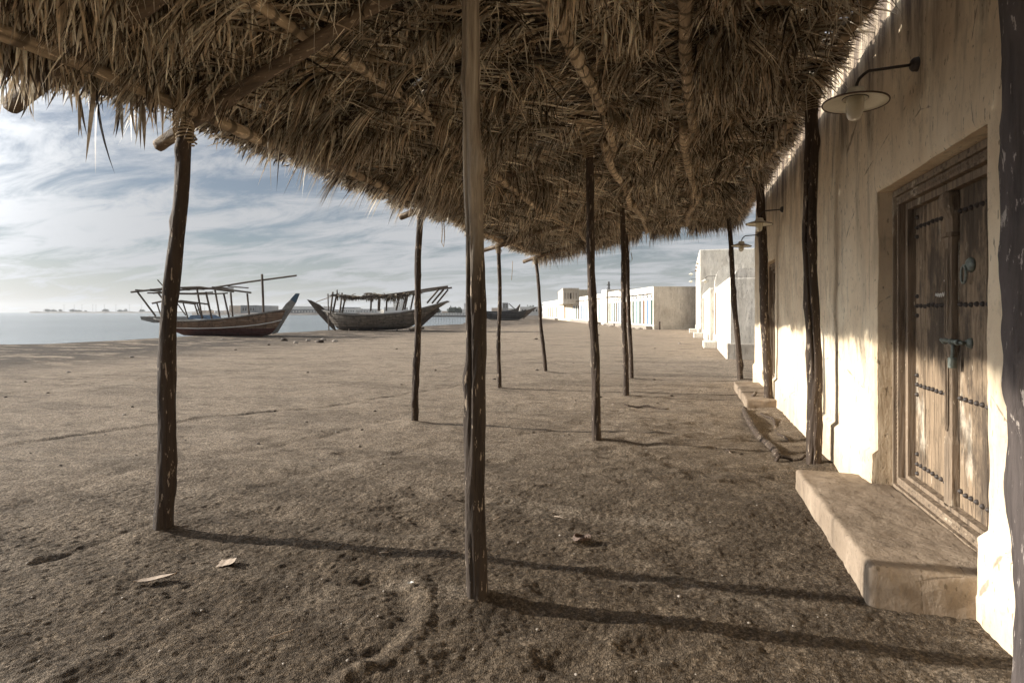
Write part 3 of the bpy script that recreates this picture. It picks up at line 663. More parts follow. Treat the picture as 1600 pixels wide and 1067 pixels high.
# heavy sprays falling over between the seaward log and its neighbour
def sprays(N_, x0, x1, y0, y1, l0, l1):
    for c in range(N_):
        x, y = random.uniform(x0, x1), random.uniform(y0, y1); n = random.randint(26, 50); az = -pi/2+random.gauss(-.35, .45); v = rng.normal(size=n)*random.uniform(.06, .13)
        px = x-v*sin(az); py = y+v*cos(az); aa = az+rng.normal(size=n)*.13; Ls = random.uniform(l0, l1)
        blades(np.stack([px, py, roof_z(px)-U(0, .05, n)], 1), np.stack([np.cos(aa), np.sin(aa), -np.abs(rng.normal(.15, .08, n))], 1), U(.75, 1.15, n)*Ls, U(.013, .030, n), U(.7, 1.2, n), tint(n)*random.choice([.5, .8, 1, 1.15]), S=6)
sprays(60, -3.45, -2.5, 3.9, 8.0, .28, .46); sprays(24, -3.4, -1.2, 8, 13, .28, .45); sprays(34, -2.2, -1.2, 3.6, 7.5, .22, .4); sprays(40, -.8, 1.1, 4.5, 10, .25, .42); sprays(14, -3.5, -2.6, 2.4, 3.6, .25, .4)
# seaward fringe of cut leaf ends
n = 15000; py = U(-.6, 15.25, n); px = -3.84+rng.normal(size=n)*.05
k = .6+vn(py*4, py*0, 50); d = np.stack([-np.ones(n), rng.normal(0, .45, n), rng.normal(-.28, .25, n)], 1)
blades(np.stack([px, py, roof_z(px)+U(-.07, .05, n)], 1), d, U(.05, .17, n)*k, U(.012, .028, n), U(.1, .6, n), tint(n)*.7, S=2)
# wall-side fringe and far end fringe
n = 5000; py = U(-.5, 15.2, n); px = 1.24+rng.normal(size=n)*.05
blades(np.stack([px, py, roof_z(px)+U(-.04, .05, n)], 1), np.stack([np.ones(n), rng.normal(0, .6, n), rng.normal(-.1, .3, n)], 1), U(.06, .2, n), U(.01, .022, n), U(0, .5, n), tint(n), S=2)
n = 4500; px = U(-3.95, 1.3, n); py = 15.15-.11*(px+1)+rng.normal(size=n)*.06
blades(np.stack([px, py, roof_z(px)+U(-.06, .05, n)], 1), np.stack([rng.normal(0, .4, n), np.ones(n)*.5, rng.normal(-.6, .4, n)], 1), U(.1, .34, n), U(.012, .028, n), U(.2, .8, n), tint(n), S=3)
# the upper layers, weather side
n = 9000; px = U(-3.9, 1.25, n); py = U(-.6, 15.2, n)
blades(np.stack([px, py, roof_z(px)+U(.05, .13, n)], 1), np.stack([rng.normal(0, 1, n), rng.normal(0, .5, n), rng.normal(0, .08, n)], 1), U(.25, .5, n), U(.02, .035, n), U(0, .1, n), tint(n), S=2)
# stiff bleached straws sticking down everywhere
n = 5200; px, py = U(-3.35, 1.25, n), 2.2+12.6*rng.random(n)**1.5
blades(np.stack([px, py, roof_z(px)-.02], 1), np.stack([rng.normal(0, .55, n), rng.normal(-.2, .5, n), -np.ones(n)*.8], 1), U(.12, .42, n), U(.006, .013, n), U(-.05, .1, n), np.array([.98, .90, .74])*U(.7, 1, n)[:, None], S=2)
RAFT = False
V = np.concatenate(VV); C = np.concatenate(CC)
q4 = np.concatenate([a for a, b in FF]); q3 = np.concatenate([b for a, b in FF])
def mixed(name, V, q4, q3, C, mat, parent, origin):
    me = bpy.data.meshes.new(name); me.vertices.add(len(V)); me.vertices.foreach_set('co', (V-np.array(origin)).ravel())
    me.loops.add(q4.size+q3.size); me.loops.foreach_set('vertex_index', np.concatenate([q4.ravel(), q3.ravel()]).astype(np.int32))
    me.polygons.add(len(q4)+len(q3)); me.polygons.foreach_set('loop_start', np.concatenate([np.arange(len(q4))*4, q4.size+np.arange(len(q3))*3]).astype(np.int32))
    me.update(calc_edges=True); at = me.color_attributes.new('tint', 'FLOAT_COLOR', 'POINT'); c4 = np.ones((len(V), 4)); c4[:, :3] = C; at.data.foreach_set('color', c4.ravel())
    me.materials.append(mat); o = bpy.data.objects.new(name, me); COL.objects.link(o); o.parent = parent; o.location = Vector(origin)-WL[parent.name]; WL[o.name] = Vector(origin); return o
print('blades verts', len(V), 'faces', len(q4)+len(q3))
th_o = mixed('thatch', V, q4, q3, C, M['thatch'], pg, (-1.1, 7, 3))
# packed core of the thatch: two crumpled mats with small gaps, part of the same roof; near-black tint paints the shade between leaves
gx2 = np.arange(-3.92, 1.3, .06); gy2 = np.arange(-.8, 15.25, .06); A, B = np.meshgrid(gx2, gy2); VV2, F2, off = [], [], 0
for lay, dz in ((0, .035), (1, .075)):
    z = roof_z(A)+dz+.02*vn(A*7, B*7, lay)+.015*vn(A*20, B*20, lay+2); VV2.append(np.stack([A+.02*vn(A*9, B*9, 5), B, z], -1).reshape(-1, 3))
    ii = np.arange(A.size).reshape(A.shape)+off; qd = np.stack([ii[:-1, :-1], ii[:-1, 1:], ii[1:, 1:], ii[1:, :-1]], -1).reshape(-1, 4)
    ca, cb = A[:-1, :-1].ravel(), B[:-1, :-1].ravel(); ph = (cb+.11*(ca+1))/.62 % 1
    hole = (rng.random(len(qd)) < .035) | ((ph < .12) & (vn(ca*2.2, cb*.9, 60) > .08) & (rng.random(len(qd)) < .8))
    hole |= (ca > .65) & (rng.random(len(qd)) < .16)
    if lay == 1: hole = hole0 & (rng.random(len(qd)) < .75) | (rng.random(len(qd)) < .01)
    hole0 = hole; F2.append(qd[~hole]); off += A.size
V2 = np.concatenate(VV2); mobj('thatch_shade_core', V2, np.concatenate(F2), M['thatch'], pg, False, (-1.1, 7, 3), cols=np.tile([.04, .028, .019], (len(V2), 1))*rng.uniform(.6, 1.3, (len(V2), 1)))
# thin stems (rachis) tied along the courses
m = MB()
for y in courses:
    if y < .6: continue
    for j in range(7 if y < 8 else 4):
        x0 = random.uniform(-3.9, .2); x1 = min(1.3, x0+random.uniform(.9, 1.8)); o = random.gauss(0, .05); P = []
        for i in range(7):
            x = x0+(x1-x0)*i/6; P.append((x, y-.11*(x+1)+o+.02*sin(i+o*90), float(roof_z(x))-.055+random.gauss(0, .02)))
        m.tube(P, random.uniform(.005, .010), 5)
m.build('leaf_stems', M['raft'], pg)

# ropes hanging from the roof edge
def rope(pts, label, r=.006):
    tag(MB().tube(pts, r, 6).build('hanging_rope', M['rope'], None, True), label, 'rope')
a = ray(690, 338, 7.9); rope([a, (a[0]+.01, a[1], a[2]-.2), (a[0]+.0, a[1], a[2]-.36), (a[0]+.03, a[1], a[2]-.42), (a[0]+.045, a[1], a[2]-.3), (a[0]+.03, a[1], a[2])], 'thin cord looped from the thatch edge beside the second seaward post')
a = ray(984, 362, 13.8); rope([a, (a[0], a[1], a[2]-.4), (a[0]-.03, a[1], a[2]-.62), (a[0]+.01, a[1], a[2]-.74), (a[0]+.06, a[1], a[2]-.66), (a[0]+.03, a[1], a[2]-.5)], 'cord with an end loop hanging from the far end of the thatch roof', .009)
a = ray(801, 408, 15.2); rope([a, (a[0]-.01, a[1], a[2]-.25), (a[0]-.03, a[1], a[2]-.5)], 'short straight cord hanging from the far beam end over the beach', .008)

# ------------------------------------------------------------------ wall lamps
def lamp(y, z, label, ln=.36, tilt=.0):
    r = empty('wall_lamp', (WX, y, z), label, 'lamp', 'enamel lamps on the earth wall')
    MB().lathe([(.001, .035), (.03, .03), (.045, .015), (.05, -.02)], (WX, y, z), (-1, 0, 0), 16).build('wall_plate', M['iron'], r, True)
    xs_ = WX-ln; P = [(WX-.02, y, z)]+[(WX-.02-t*(ln-.10), y, z-.01*t) for t in (.33, .66, 1)]+[(xs_+.05, y, z-.03), (xs_+.02, y, z-.06), (xs_+.005, y, z-.10), (xs_, y, z-.14)]
    MB().tube(P, .0105, 10).build('arm', M['iron'], r, True)
    zt = z-.14; ax = Vector((.05, .02, 1))
    sh = MB().lathe([(.018, .02), (.05, .015), (.06, -.005), (.065, -.03), (.10, -.042), (.16, -.062), (.20, -.078), (.203, -.084), (.20, -.086), (.15, -.072), (.10, -.056), (.062, -.05), (.055, -.03), (.001, -.02)], (xs_, y, zt), ax, 36).build('shade', M['enamel'], r, True)
    MB().lathe([(.199, -.083), (.206, -.078), (.2085, -.084), (.206, -.091), (.199, -.087)], (xs_, y, zt), ax, 36).build('rim', M['enamel_rim'], sh, True)
    MB().lathe([(.052, -.045), (.056, -.06), (.055, -.13), (.05, -.17), (.036, -.195), (.015, -.205), (.001, -.207)], (xs_, y, zt), ax, 24).build('glass_jar', M['glass'], r, True)
    MB().lathe([(.02, -.04), (.022, -.07), (.032, -.10), (.03, -.13), (.012, -.15), (.001, -.152)], (xs_, y, zt), ax, 14).build('bulb', M['enamel'], r, True)
    MB().lathe([(.075, -.052), (.08, -.048), (.083, -.053), (.078, -.058)], (xs_, y, zt), ax, 30).build('clamp_ring', M['iron'], sh, True)
lamp(4.53, 3.28, 'cream enamel lamp with glass jar on the wall just above the near door')
lamp(10.1, 3.25, 'enamel lamp on the wall behind the third post of the wall row', .34)
lamp(13.2, 3.24, 'farthest enamel lamp at the end of the earth wall against the sky', .34)

# ------------------------------------------------------------------ white buildings beyond
def face_wall(mb, x0, x1, y0, y1, h, z0=-.2, bv=.04): mb.box(x0, y0, z0, x1, y1, h, bv)
XW = 1.42
def round_parapet(x0, x1, y, z0, z1, rx, th=.4):   # cross wall with a rounded seaward shoulder
    n = 10; prof = [(x0, z0)]+[(x0+rx*(1-cos(pi/2*i/n)), z1-(z1-z0)*.8*(1-sin(pi/2*i/n))) for i in range(n+1)]+[(x1, z1), (x1, z0)]
    k = len(prof); V = [(a_, y, c_) for a_, c_ in prof]+[(a_, y+th, c_) for a_, c_ in prof]
    return MB().add(V, [tuple(range(k)), tuple(range(2*k-1, k-1, -1))]+[(i, i+k, (i+1) % k+k, (i+1) % k) for i in range(k)])
b1 = empty('white_courtyard_house', (3.2, 27, 0), 'white plastered courtyard wall with rounded parapets just beyond the earth building', 'building')
MB().box(XW, 21.0, -.2, 7, 30.9, 2.82, .08).build('wall', M['white_wall'], b1)
MB().box(XW-.06, 20.94, -.2, 6.98, 30.85, .55, .04).build('plinth', M['grey_wall'], b1)
round_parapet(XW+.22, 6.9, 21.03, 2.79, 3.1, .22).build('parapet', M['white_wall'], b1)
round_parapet(XW+.01, 6.9, 30.3, 2.80, 3.98, .75).build('parapet', M['white_wall'], b1)
MB().box(XW-.02, 28.6, .3, XW+.02, 29.8, 2.55).build('door', M['carved'], b1)
b2 = empty('white_courtyard_house', (3.2, 36, 0), 'farther white courtyard wall with a small rounded parapet beside the tall white block', 'building')
MB().box(1.15, 30.95, -.2, 7, 41, 2.85, .08).build('wall', M['white_wall'], b2)
MB().box(1.09, 31.0, -.2, 6.9, 40.95, .5, .04).build('plinth', M['grey_wall'], b2)
round_parapet(1.16, 6.9, 40.4, 2.83, 3.7, .7).build('parapet', M['white_wall'], b2)
MB().box(1.13, 38.2, .3, 1.17, 39.6, 2.5).build('door', M['carved'], b2)
b3 = empty('tall_white_block', (4, 47, 0), 'tall plain white block rising behind the courtyard walls', 'building')
MB().box(.95, 41.1, -.2, 9, 54, 5.85, .06).build('wall', M['white_wall'], b3)
MB().box(.89, 41.08, -.2, 8.9, 53.9, .5, .04).build('plinth', M['grey_wall'], b3)
MB().box(.93, 47.2, .3, .97, 48.3, 2.4).build('door', M['carved'], b3)
for k in range(3): MB().box(.80, 43+k*3.6, 5.0, .97, 43.15+k*3.6, 5.12).build('water_spout', M['carved'], b3)
for (yy, xw, l) in ((27.6, XW, 'pale block step at the foot of the near white courtyard wall'), (38.6, 1.15, 'pale block step below the farther white courtyard wall'), (47.6, .95, 'farthest pale block step beside the tall white block')):
    MB().box(xw-.62, yy-.5, -.1, xw-.07, yy+.9, .3, .03).build('doorstep', M['white_wall']); tag(COL.objects[-1], l, 'step')
def small_lamp(x, y, z, label, k=1.0):
    r = empty('wall_lamp', (x, y, z), label, 'lamp')
    MB().tube([(x+.02, y, z), (x-.33*k, y, z), (x-.43*k, y, z-.04*k), (x-.46*k, y, z-.14*k)], .014, 6).build('arm', M['iron'], r, True)
    MB().lathe([(.02, .02), (.07*k, -.02), (.2*k, -.09*k), (.2*k, -.1*k), (.06*k, -.06*k), (.001, -.06*k)], (x-.46*k, y, z-.14*k), (0, 0, 1), 16).build('shade', M['enamel'], r, True)
    MB().lathe([(.05*k, -.06*k), (.055*k, -.14*k), (.03*k, -.2*k), (.001, -.21*k)], (x-.46*k, y, z-.14*k), (0, 0, 1), 10).build('glass_jar', M['glass'], r, True)
small_lamp(XW, 29.6, 3.35, 'small dark lamp above the near white courtyard wall')
small_lamp(.95, 50.5, 4.4, 'lower small lamp on the seaward face of the tall white block')
small_lamp(.95, 49.5, 4.95, 'upper small lamp on the seaward face of the tall white block')

# --- row of shops
A0 = np.array(gnd(1021, 515)[:2]); DIR = np.array([-.335, .942]); DIR /= np.linalg.norm(DIR); NRM = np.array([DIR[1], -DIR[0]])  # NRM points away from the sea
M['blue'] = simple('blue_paint', (.13, .2, .30), .2, 5); M['green'] = simple('green_paint', (.05, .09, .075), .3, 5); M['brown'] = simple('brown_paint', (.16, .09, .06), .3, 5); M['darkwood'] = simple('dark_wood', (.05, .035, .025), .3, 5); M['teal'] = simple('pale_teal_paint', (.2, .28, .3), .2, 5)
M['cream'] = plaster('cream_plaster', (.6, .5, .36), (.68, .59, .45), (.74, .66, .53), 0, crack=0)
def obox(mb, s0, s1, n0, n1, z0, z1):
    c = [A0+DIR*s+NRM*n for s, n in ((s0, n0), (s1, n0), (s1, n1), (s0, n1))]
    V = [(*p, z0) for p in c]+[(*p, z1) for p in c]
    return mb.add(V, [(0, 3, 2, 1), (4, 5, 6, 7), (0, 1, 5, 4), (1, 2, 6, 5), (2, 3, 7, 6), (3, 0, 4, 7)])
def s_at(px):                            # distance along the facade seen in direction px
    t = (px-800)/F; # (x*CT+y*ST)/( -x*ST+y*CT)=t
    a = (A0[0]*CT+A0[1]*ST)-t*(-A0[0]*ST+A0[1]*CT); b = (DIR[0]*CT+DIR[1]*ST)-t*(-DIR[0]*ST+DIR[1]*CT); return -a/b
segs = [(1021, 968, 4.0, 10, 'white_wall', 'nearest white shop row with coloured doors and end wall greyed by painted shade'),
        (967.5, 950.5, 4.15, 6, 'white_wall', 'second white shop row with blue doors behind the nearest row'),
        (939.5, 895, 4.1, 10, 'white_wall', 'long white shop row between the dark gap and the cream house'),
        (894.5, 872, 4.3, 1, 'cream', 'cream house with a square lookout tower on its roof'),
        (871.5, 848, 4.2, 8, 'white_wall', 'farthest white shop row running towards the beached boats')]
cyc = ['green', 'blue', 'brown', 'green', 'teal', 'green', 'darkwood', 'brown', 'teal', 'blue', 'blue', 'darkwood']; qi = 0
for a, b, h, nd_, mt_, lb in segs:
    s0, s1 = s_at(a), s_at(b); c = A0+DIR*(s0+s1)/2
    r = empty('shop_row' if nd_ > 1 else 'tower_house', (c[0]+1, c[1], 0), lb, 'building', None)
    m = MB(); obox(m, s0, s1, 0, 8, -.2, h); m.build('wall', M[mt_], r)
    if a == 1021: m = MB(); obox(m, s0-.03, s0+.5, .15, 7.9, -.2, .45); m.build('plinth', M['grey_wall'], r); m = MB(); obox(m, s0-.012, s0+.3, .02, 7.98, .46, h-.01); m.build('shaded_end_wall', M['grey_wall'], r)  # end face in shade: its shade is painted on as grey plaster
    w = (s1-s0)/nd_
    for k in range(nd_):
        sm = s0+w*(k+.5); m = MB(); dw = min(.30*w, .9)
        obox(m, sm-dw, sm+dw*.3, -.04, .05, .45, 2.75); d = m.build('door', M[cyc[qi % 12]], r); qi += 1
        m = MB(); obox(m, sm-dw*.4, sm-dw*.1, -.5, .0, h-.75, h-.66); m.build('water_spout', M['darkwood'], r)
        m = MB(); obox(m, sm-.3, sm, -.03, .02, 3.0, 3.15); m.build('vent', M['darkwood'], r)
    if nd_ > 1: m = MB(); obox(m, s0+.3, s1-.3, -.6, -.02, -.2, .3); m.build('pavement_edge', M['stone'], r)
    if nd_ == 1:
        sA = s_at(892); sB = s_at(874); m = MB(); obox(m, sA+3, sB-2, .5, 5, h-.1, h+1.5); m.build('roof_parapet', M['cream'], r)
        for k in range(7): m = MB(); f_ = sA+3.6+k*(sB-sA-6)/7; obox(m, f_, f_+(sB-sA)/15, .46, .55, h+.2, h+1.2); m.build('window', M['darkwood'], r)
        Zt = 95.; p0 = np.array(ray(880, 473, Zt)); p1 = np.array(ray(904, 473, Zt)); p2 = np.array(ray(872, 473, Zt+18)); zt = ray(880, 453, Zt)[2]
        q0, q1 = p0[:2], p1[:2]; q3 = p2[:2]; q2 = q1+q3-q0
        m = MB(); m.add([(*p, 3.0) for p in (q0, q1, q2, q3)]+[(*p, zt) for p in (q0, q1, q2, q3)], [(0, 3, 2, 1), (4, 5, 6, 7), (0, 1, 5, 4), (1, 2, 6, 5), (2, 3, 7, 6), (3, 0, 4, 7)]); tw = m.build('tower', M['grey_wall'], r)
        ce = (q0+q1+q2+q3)/4; ex = [ce+(q-ce)*1.04 for q in (q0, q1, q2, q3)]
        m = MB(); m.add([(*p, zt) for p in ex]+[(*p, zt+.3) for p in ex], [(0, 3, 2, 1), (4, 5, 6, 7), (0, 1, 5, 4), (1, 2, 6, 5), (2, 3, 7, 6), (3, 0, 4, 7)]); m.build('cornice', M['grey_wall'], tw)
        for k in range(5):
            u0, u1 = q0+(q1-q0)*(.08+k*.18), q0+(q1-q0)*(.08+k*.18+.1); nn = np.array([ST, -CT])*.06
            m = MB(); V = []; 
            for zz in (zt-1.5, zt-.5): V += [(*(u0+nn), zz), (*(u1+nn), zz), (*(u1-nn), zz), (*(u0-nn), zz)]
            m.add(V, [(0, 3, 2, 1), (4, 5, 6, 7), (0, 1, 5, 4), (1, 2, 6, 5), (2, 3, 7, 6), (3, 0, 4, 7)]); m.build('window', M['darkwood'] if k == 2 else M['stone'], tw)
s0, s1 = s_at(949.5), s_at(941.5); m = MB(); obox(m, s0, s1, -.15, 6, -.2, 4.5); o = m.build('gate_pier', M['white_wall']); tag(o, 'tall plain white pier between two shop rows', 'pier')
# rocks along the foot of the shops
random.seed(21); rock0 = None
def rock(x, y, z, r, label, grp, mat='stone'):
    V = []; Fc = []; nn, mm = 9, 6; sd = random.uniform(0, 50)
    for i in range(mm+1):
        ph = pi*i/mm
        for k in range(nn):
            t = 2*pi*k/nn; rr = r*(1+.5*float(vn(np.array([cos(t)*1.7+sd]), np.array([sin(t)*1.7+i*.8]), 1)[0])); V.append((x+rr*sin(ph)*cos(t)*1.2, y+rr*sin(ph)*sin(t), z+rr*cos(ph)*.6))
    for i in range(mm):
        for k in range(nn): Fc.append((i*nn+k, (i+1)*nn+k, (i+1)*nn+(k+1) % nn, i*nn+(k+1) % nn))
    o = mobj('rock', V, Fc, M[mat], None, True); tag(o, label, 'rock', grp); return o
for i in range(12):
    s = 1+i*1.6; p = A0+DIR*s-NRM*random.uniform(.9, 1.6); rock(p[0], p[1], .02, random.uniform(.15, .3), 'rough grey rock in the line along the foot of the nearest shop row', 'rocks along the shop row')
q = gnd(1031, 515); MB().tube([(q[0], q[1]-.3, -.1), (q[0], q[1]-.3, .75)], .07, 8).build('bollard', M['darkwood']); tag(COL.objects[-1], 'short dark bollard at the corner of the nearest shop row', 'bollard')
# lattice mast
a = ray(951, 472, 160); m = MB(); zt = ray(951, 440, 160)[2]; w = .7
for k in range(3):
    t = 2*pi*k/3; m.tube([(a[0]+w*cos(t), a[1]+w*sin(t), -.2), (a[0]+.3*cos(t), a[1]+.3*sin(t), zt-4), (a[0]+.15*cos(t), a[1]+.15*sin(t), zt)], .12, 4)
z = 1.
while z < zt-.3: m.box(a[0]-.45, a[1]-.45, z, a[0]+.45, a[1]+.45, z+.12); z += .9
tag(m.build('lattice_mast', M['iron']), 'thin lattice radio mast rising behind the white shop rows', 'mast')

# ------------------------------------------------------------------ dhows
def hull_mat(name, low, mid, pale, wl):
    m = Mat(name, .75, .25); g = m.noise(1, m.map((1.2, 1.2, 9)), 5, .65); st = m.noise(1, m.map((5, 5, .6)), 5, .7); xs = m.sep()
    c = m.ramp(g, [(.3, tuple(k*.55 for k in mid)), (.55, mid), (.75, pale)]); c = m.mix(m.rng(st, .5, .62, 0, .75), c, tuple(k*.35 for k in mid))
    c = m.mix(m.rng(xs['Z'], wl, wl-.04), c, m.mix(m.rng(st, .4, .7), low, tuple(k*.6 for k in low))); m.col(c)
    w = m.n('ShaderNodeTexWave', bands_direction='Z'); w.inputs['Scale'].default_value = 2.2; w.inputs['Distortion'].default_value = .4; m.l(m.co, w.inputs[0]); m.bump(w.outputs['Fac'], .03, .7); m.bump(g, .03, .8); return m.m
M['hull1'] = hull_mat('red_brown_hull', (.11, .045, .038), (.24, .16, .11), (.46, .35, .26), .62)
M['hull2'] = hull_mat('grey_brown_hull', (.075, .062, .055), (.17, .145, .12), (.36, .32, .27), .4)
M['hull3'] = hull_mat('dark_hull', (.16, .17, .18), (.06, .06, .065), (.15, .14, .14), .4)
M['whitepaint'] = simple('white_paint', (.7, .68, .64), .1, 5); M['bluecap'] = simple('blue_grey_paint', (.06, .10, .14), .2, 5); M['grey_timber'] = simple('grey_timber', (.2, .19, .175), .3, 7); M['bluetarp'] = simple('blue_tarp', (.13, .19, .27), .2, 5)
class Boat:
    """local u runs stern(0) to bow(L), v across, z up; placed by origin and heading"""
    def __init__(s, name, o, head, L, label, cat='boat'):
        s.o = np.array(o); s.h = head; s.L = L; c = s.w(L/2, 0, 0); s.r = empty(name, (c[0], c[1], o[2]), label, cat)
    def w(s, u, v, z): return (s.o[0]+u*cos(s.h)-v*sin(s.h), s.o[1]+u*sin(s.h)+v*cos(s.h), s.o[2]+z)
    def hull(s, mat, st, n=14):
        """st: list of (u_top,u_keel,beam,z_sheer,z_keel)"""
        V = []; Fc = []; m = len(st)
        for (ut, uk, bm, zs, zk) in st:
            for k in range(n+1):
                t = -1+2*k/n; a = abs(t)**.62*(1 if t >= 0 else -1); e = abs(t)
                z = zk+(zs-zk)*(e**1.9); v = bm*a*(.75+.25*e); u = uk+(ut-uk)*(e**1.2); V.append(s.w(u, v, z))
        for i in range(m-1):
            for k in range(n): a = i*(n+1)+k; Fc.append((a, a+1, a+n+2, a+n+1))
        for i in (0, m-1): Fc.append(tuple(i*(n+1)+k for k in range(n+1)))
        for i in range(m-1): Fc.append((i*(n+1), (i+1)*(n+1), (i+1)*(n+1)+n, i*(n+1)+n))
        o = mobj('hull', V, Fc, mat, s.r, True); o.data.polygons.foreach_set('use_smooth', [len(p.vertices) == 4 and i < (m-1)*n for i, p in enumerate(o.data.polygons)]); return o
    def bar(s, name, pts, r, mat, parent=None, n=6): return MB().tube([s.w(*p) for p in pts], r, n).build(name, mat, parent or s.r)
def strake(b, st, e, r, name, mat, off=.03):
    for sgn in (-1, 1):
        P = []
        for (ut, uk, bm, zs, zk) in st: z = zk+(zs-zk)*(e**1.9); P.append(b.w(uk+(ut-uk)*e**1.2, sgn*(bm*e**.62*(.75+.25*e)+off), z))
        MB().tube(P, r, 6).build(name, mat, b.r)
# dhow 1: stern left, bow right
D = 39.5; pL = np.array(ray(238, 524, D)); pR = np.array(ray(460, 524, D-1.2)); head = math.atan2(pR[1]-pL[1], pR[0]-pL[0]); pL[2] = -.10
L1 = np.linalg.norm((pR-pL)[:2]); k1 = D/F
b = Boat('red_brown_dhow', pL, head, L1, 'red-brown wooden dhow with white waterline and bare awning frame beached at the left')
def uz(px, py): return ((px-226)*k1*1.0, (524-py)*k1)     # side view survey in boat units
st1 = [(.4, 1.9, .75, 1.42, .85), (1.2, 2.1, 1.1, 1.22, .35), (2.4, 2.6, 1.35, 1.13, .12), (4.2, 4.2, 1.5, 1.15, .05), (5.8, 5.7, 1.45, 1.25, .03), (7.2, 6.9, 1.25, 1.42, .03), (8.3, 7.8, .95, 1.6, .06), (9.2, 8.45, .5, 1.78, .2), (9.75, 8.8, .06, 1.9, .4)]
b.hull(M['hull1'], st1); strake(b, st1, 1.0, .055, 'gunwale', M['grey_timber'], .02); strake(b, st1, .72, .032, 'waterline_stripe', M['whitepaint'], .015)
# raked stem with blue tip
def slab(b, name, pts, v, mat, parent=None):
    V = [b.w(u, -v, z) for u, z in pts]+[b.w(u, v, z) for u, z in pts]; n = len(pts)
    return mobj(name, V, [tuple(range(n)), tuple(range(2*n-1, n-1, -1))]+[(i, i+n, (i+1) % n+n, (i+1) % n) for i in range(n)], mat, parent or b.r)
sp_ = slab(b, 'stem_post', [(8.75, .25), (9.05, .35), (9.95, 1.75), (10.35, 2.35), (10.05, 2.55), (9.7, 2.25), (9.4, 1.85)], .09, M['grey_timber'])
slab(b, 'stem_tip', [(10.35, 2.352), (10.6, 2.95), (10.4, 2.95), (10.03, 2.56)], .1, M['bluecap'], sp_)
slab(b, 'stern_gallery', [(-.1, 1.42), (0.0, 1.2), (.9, 1.0), (1.9, 1.1), (2.4, 1.2), (1.8, 1.4)], 1.0, M['grey_timber'])
for v in (-1, 1):
    for (u0, z0, u1, z1) in ((-.35, 3.1, 1.0, 1.45), (3.95, 3.35, 4.35, 1.25), (4.6, 3.05, 5.05, 1.2), (6.35, 3.0, 6.5, 1.35)):
        b.bar('awning_post', [(u1, v*.95, z1), (u0, v*.95, z0)], .06, M['boatwood'])
    b.bar('awning_rail', [(-.75, v*1.0, 3.05), (1.8, v*1.0, 3.3), (4.2, v*1.0, 3.36), (6.6, v*1.0, 3.05)], .065, M['boatwood'])
    b.bar('awning_rail', [(.3, v*.8, 3.0), (3.5, v*.8, 2.95), (5, v*.8, 3.02)], .05, M['boatwood'])
    b.bar('cabin_rail', [(.55, v*.7, 2.3), (1.6, v*.7, 2.5), (3.7, v*.7, 2.25)], .06, M['boatwood'])
    for u in (.9, 2.8, 3.6): b.bar('cabin_post', [(u+.35, v*.7, 1.3), (u, v*.7, 2.3)], .045, M['boatwood'])
for u in (-.3, .8, 1.9, 3.0, 4.1, 5.2, 6.3): b.bar('cross_pole', [(u, -1.15, 3.2+.03*u), (u, 1.15, 3.2+.03*u)], .045, M['boatwood'])
b.bar('mast', [(8.7*.93, 0, 1.2), (8.05, 0, 2.8), (7.98, 0, 4.25)], .075, M['boatwood'])
b.bar('yard', [(3.9, .12, 3.3), (7, .12, 3.75), (10.35, .12, 4.15)], .06, M['boatwood'])
b.bar('stern_pole', [(.0, .5, 3.95), (1.1, .5, 2.8), (2.1, .5, 1.5)], .04, M['boatwood'])
slab(b, 'tarpaulin', [(3.2, 1.25), (3.4, 1.5), (4.1, 1.52), (4.7, 1.25)], .8, M['bluetarp'])
random.seed(5)
for u in (3.1, 5.0, 6.3, 7.6): b.bar('support_block', [(u, -.6, -.05), (u+.5, -.6, -.05)], .12, M['boatwood']); b.bar('support_block', [(u, .6, -.05), (u+.5, .6, -.05)], .12, M['boatwood'])
# dhow 2: bow left, stern right
D = 50.; qL = np.array(ray(526, 516, D)); k2 = D/F
b2_ = Boat('grey_brown_dhow', (0, 0, 0), 0, 12, 'weathered grey-brown dhow with torn awning remnants beached near the second post'); 
# u measured from bow (left) to stern (right) in picture
b2_.o = np.array([*ray(480, 516, D)[:2], .05]); b2_.h = TH-.03; c = b2_.w(6, 0, 0); b2_.r.location = c; WL[b2_.r.name] = Vector(c)
def U2(px, py): return ((px-480)*k2, (516-py)*k2)
st2 = [(1.3, 2.75, .05, 1.75, .3), (1.9, 2.9, .5, 1.62, .05), (2.9, 3.3, 1.05, 1.45, -.05), (4.6, 4.8, 1.5, 1.33, -.04), (6.6, 6.6, 1.65, 1.36, .0), (8.4, 8.1, 1.55, 1.5, .08), (9.7, 8.8, 1.3, 1.75, .2), (11.0, 9.4, .9, 2.1, .6), (12.3, 10.2, .45, 2.5, 1.5)]
b2_.hull(M['hull2'], st2); strake(b2_, st2, 1.0, .07, 'gunwale', M['grey_timber'], .02)
slab(b2_, 'stem_post', [(2.55, -.1), (2.2, .15), (1.05, 1.35), (.0, 2.66), (.3, 2.6), (1.1, 2.2), (1.6, 1.75), (1.9, 1.6)], .1, M['boatwood'])
slab(b2_, 'rudder', [(9.3, .3), (9.9, .25), (11.6, 1.8), (11.2, 2.1)], .07, M['boatwood'])
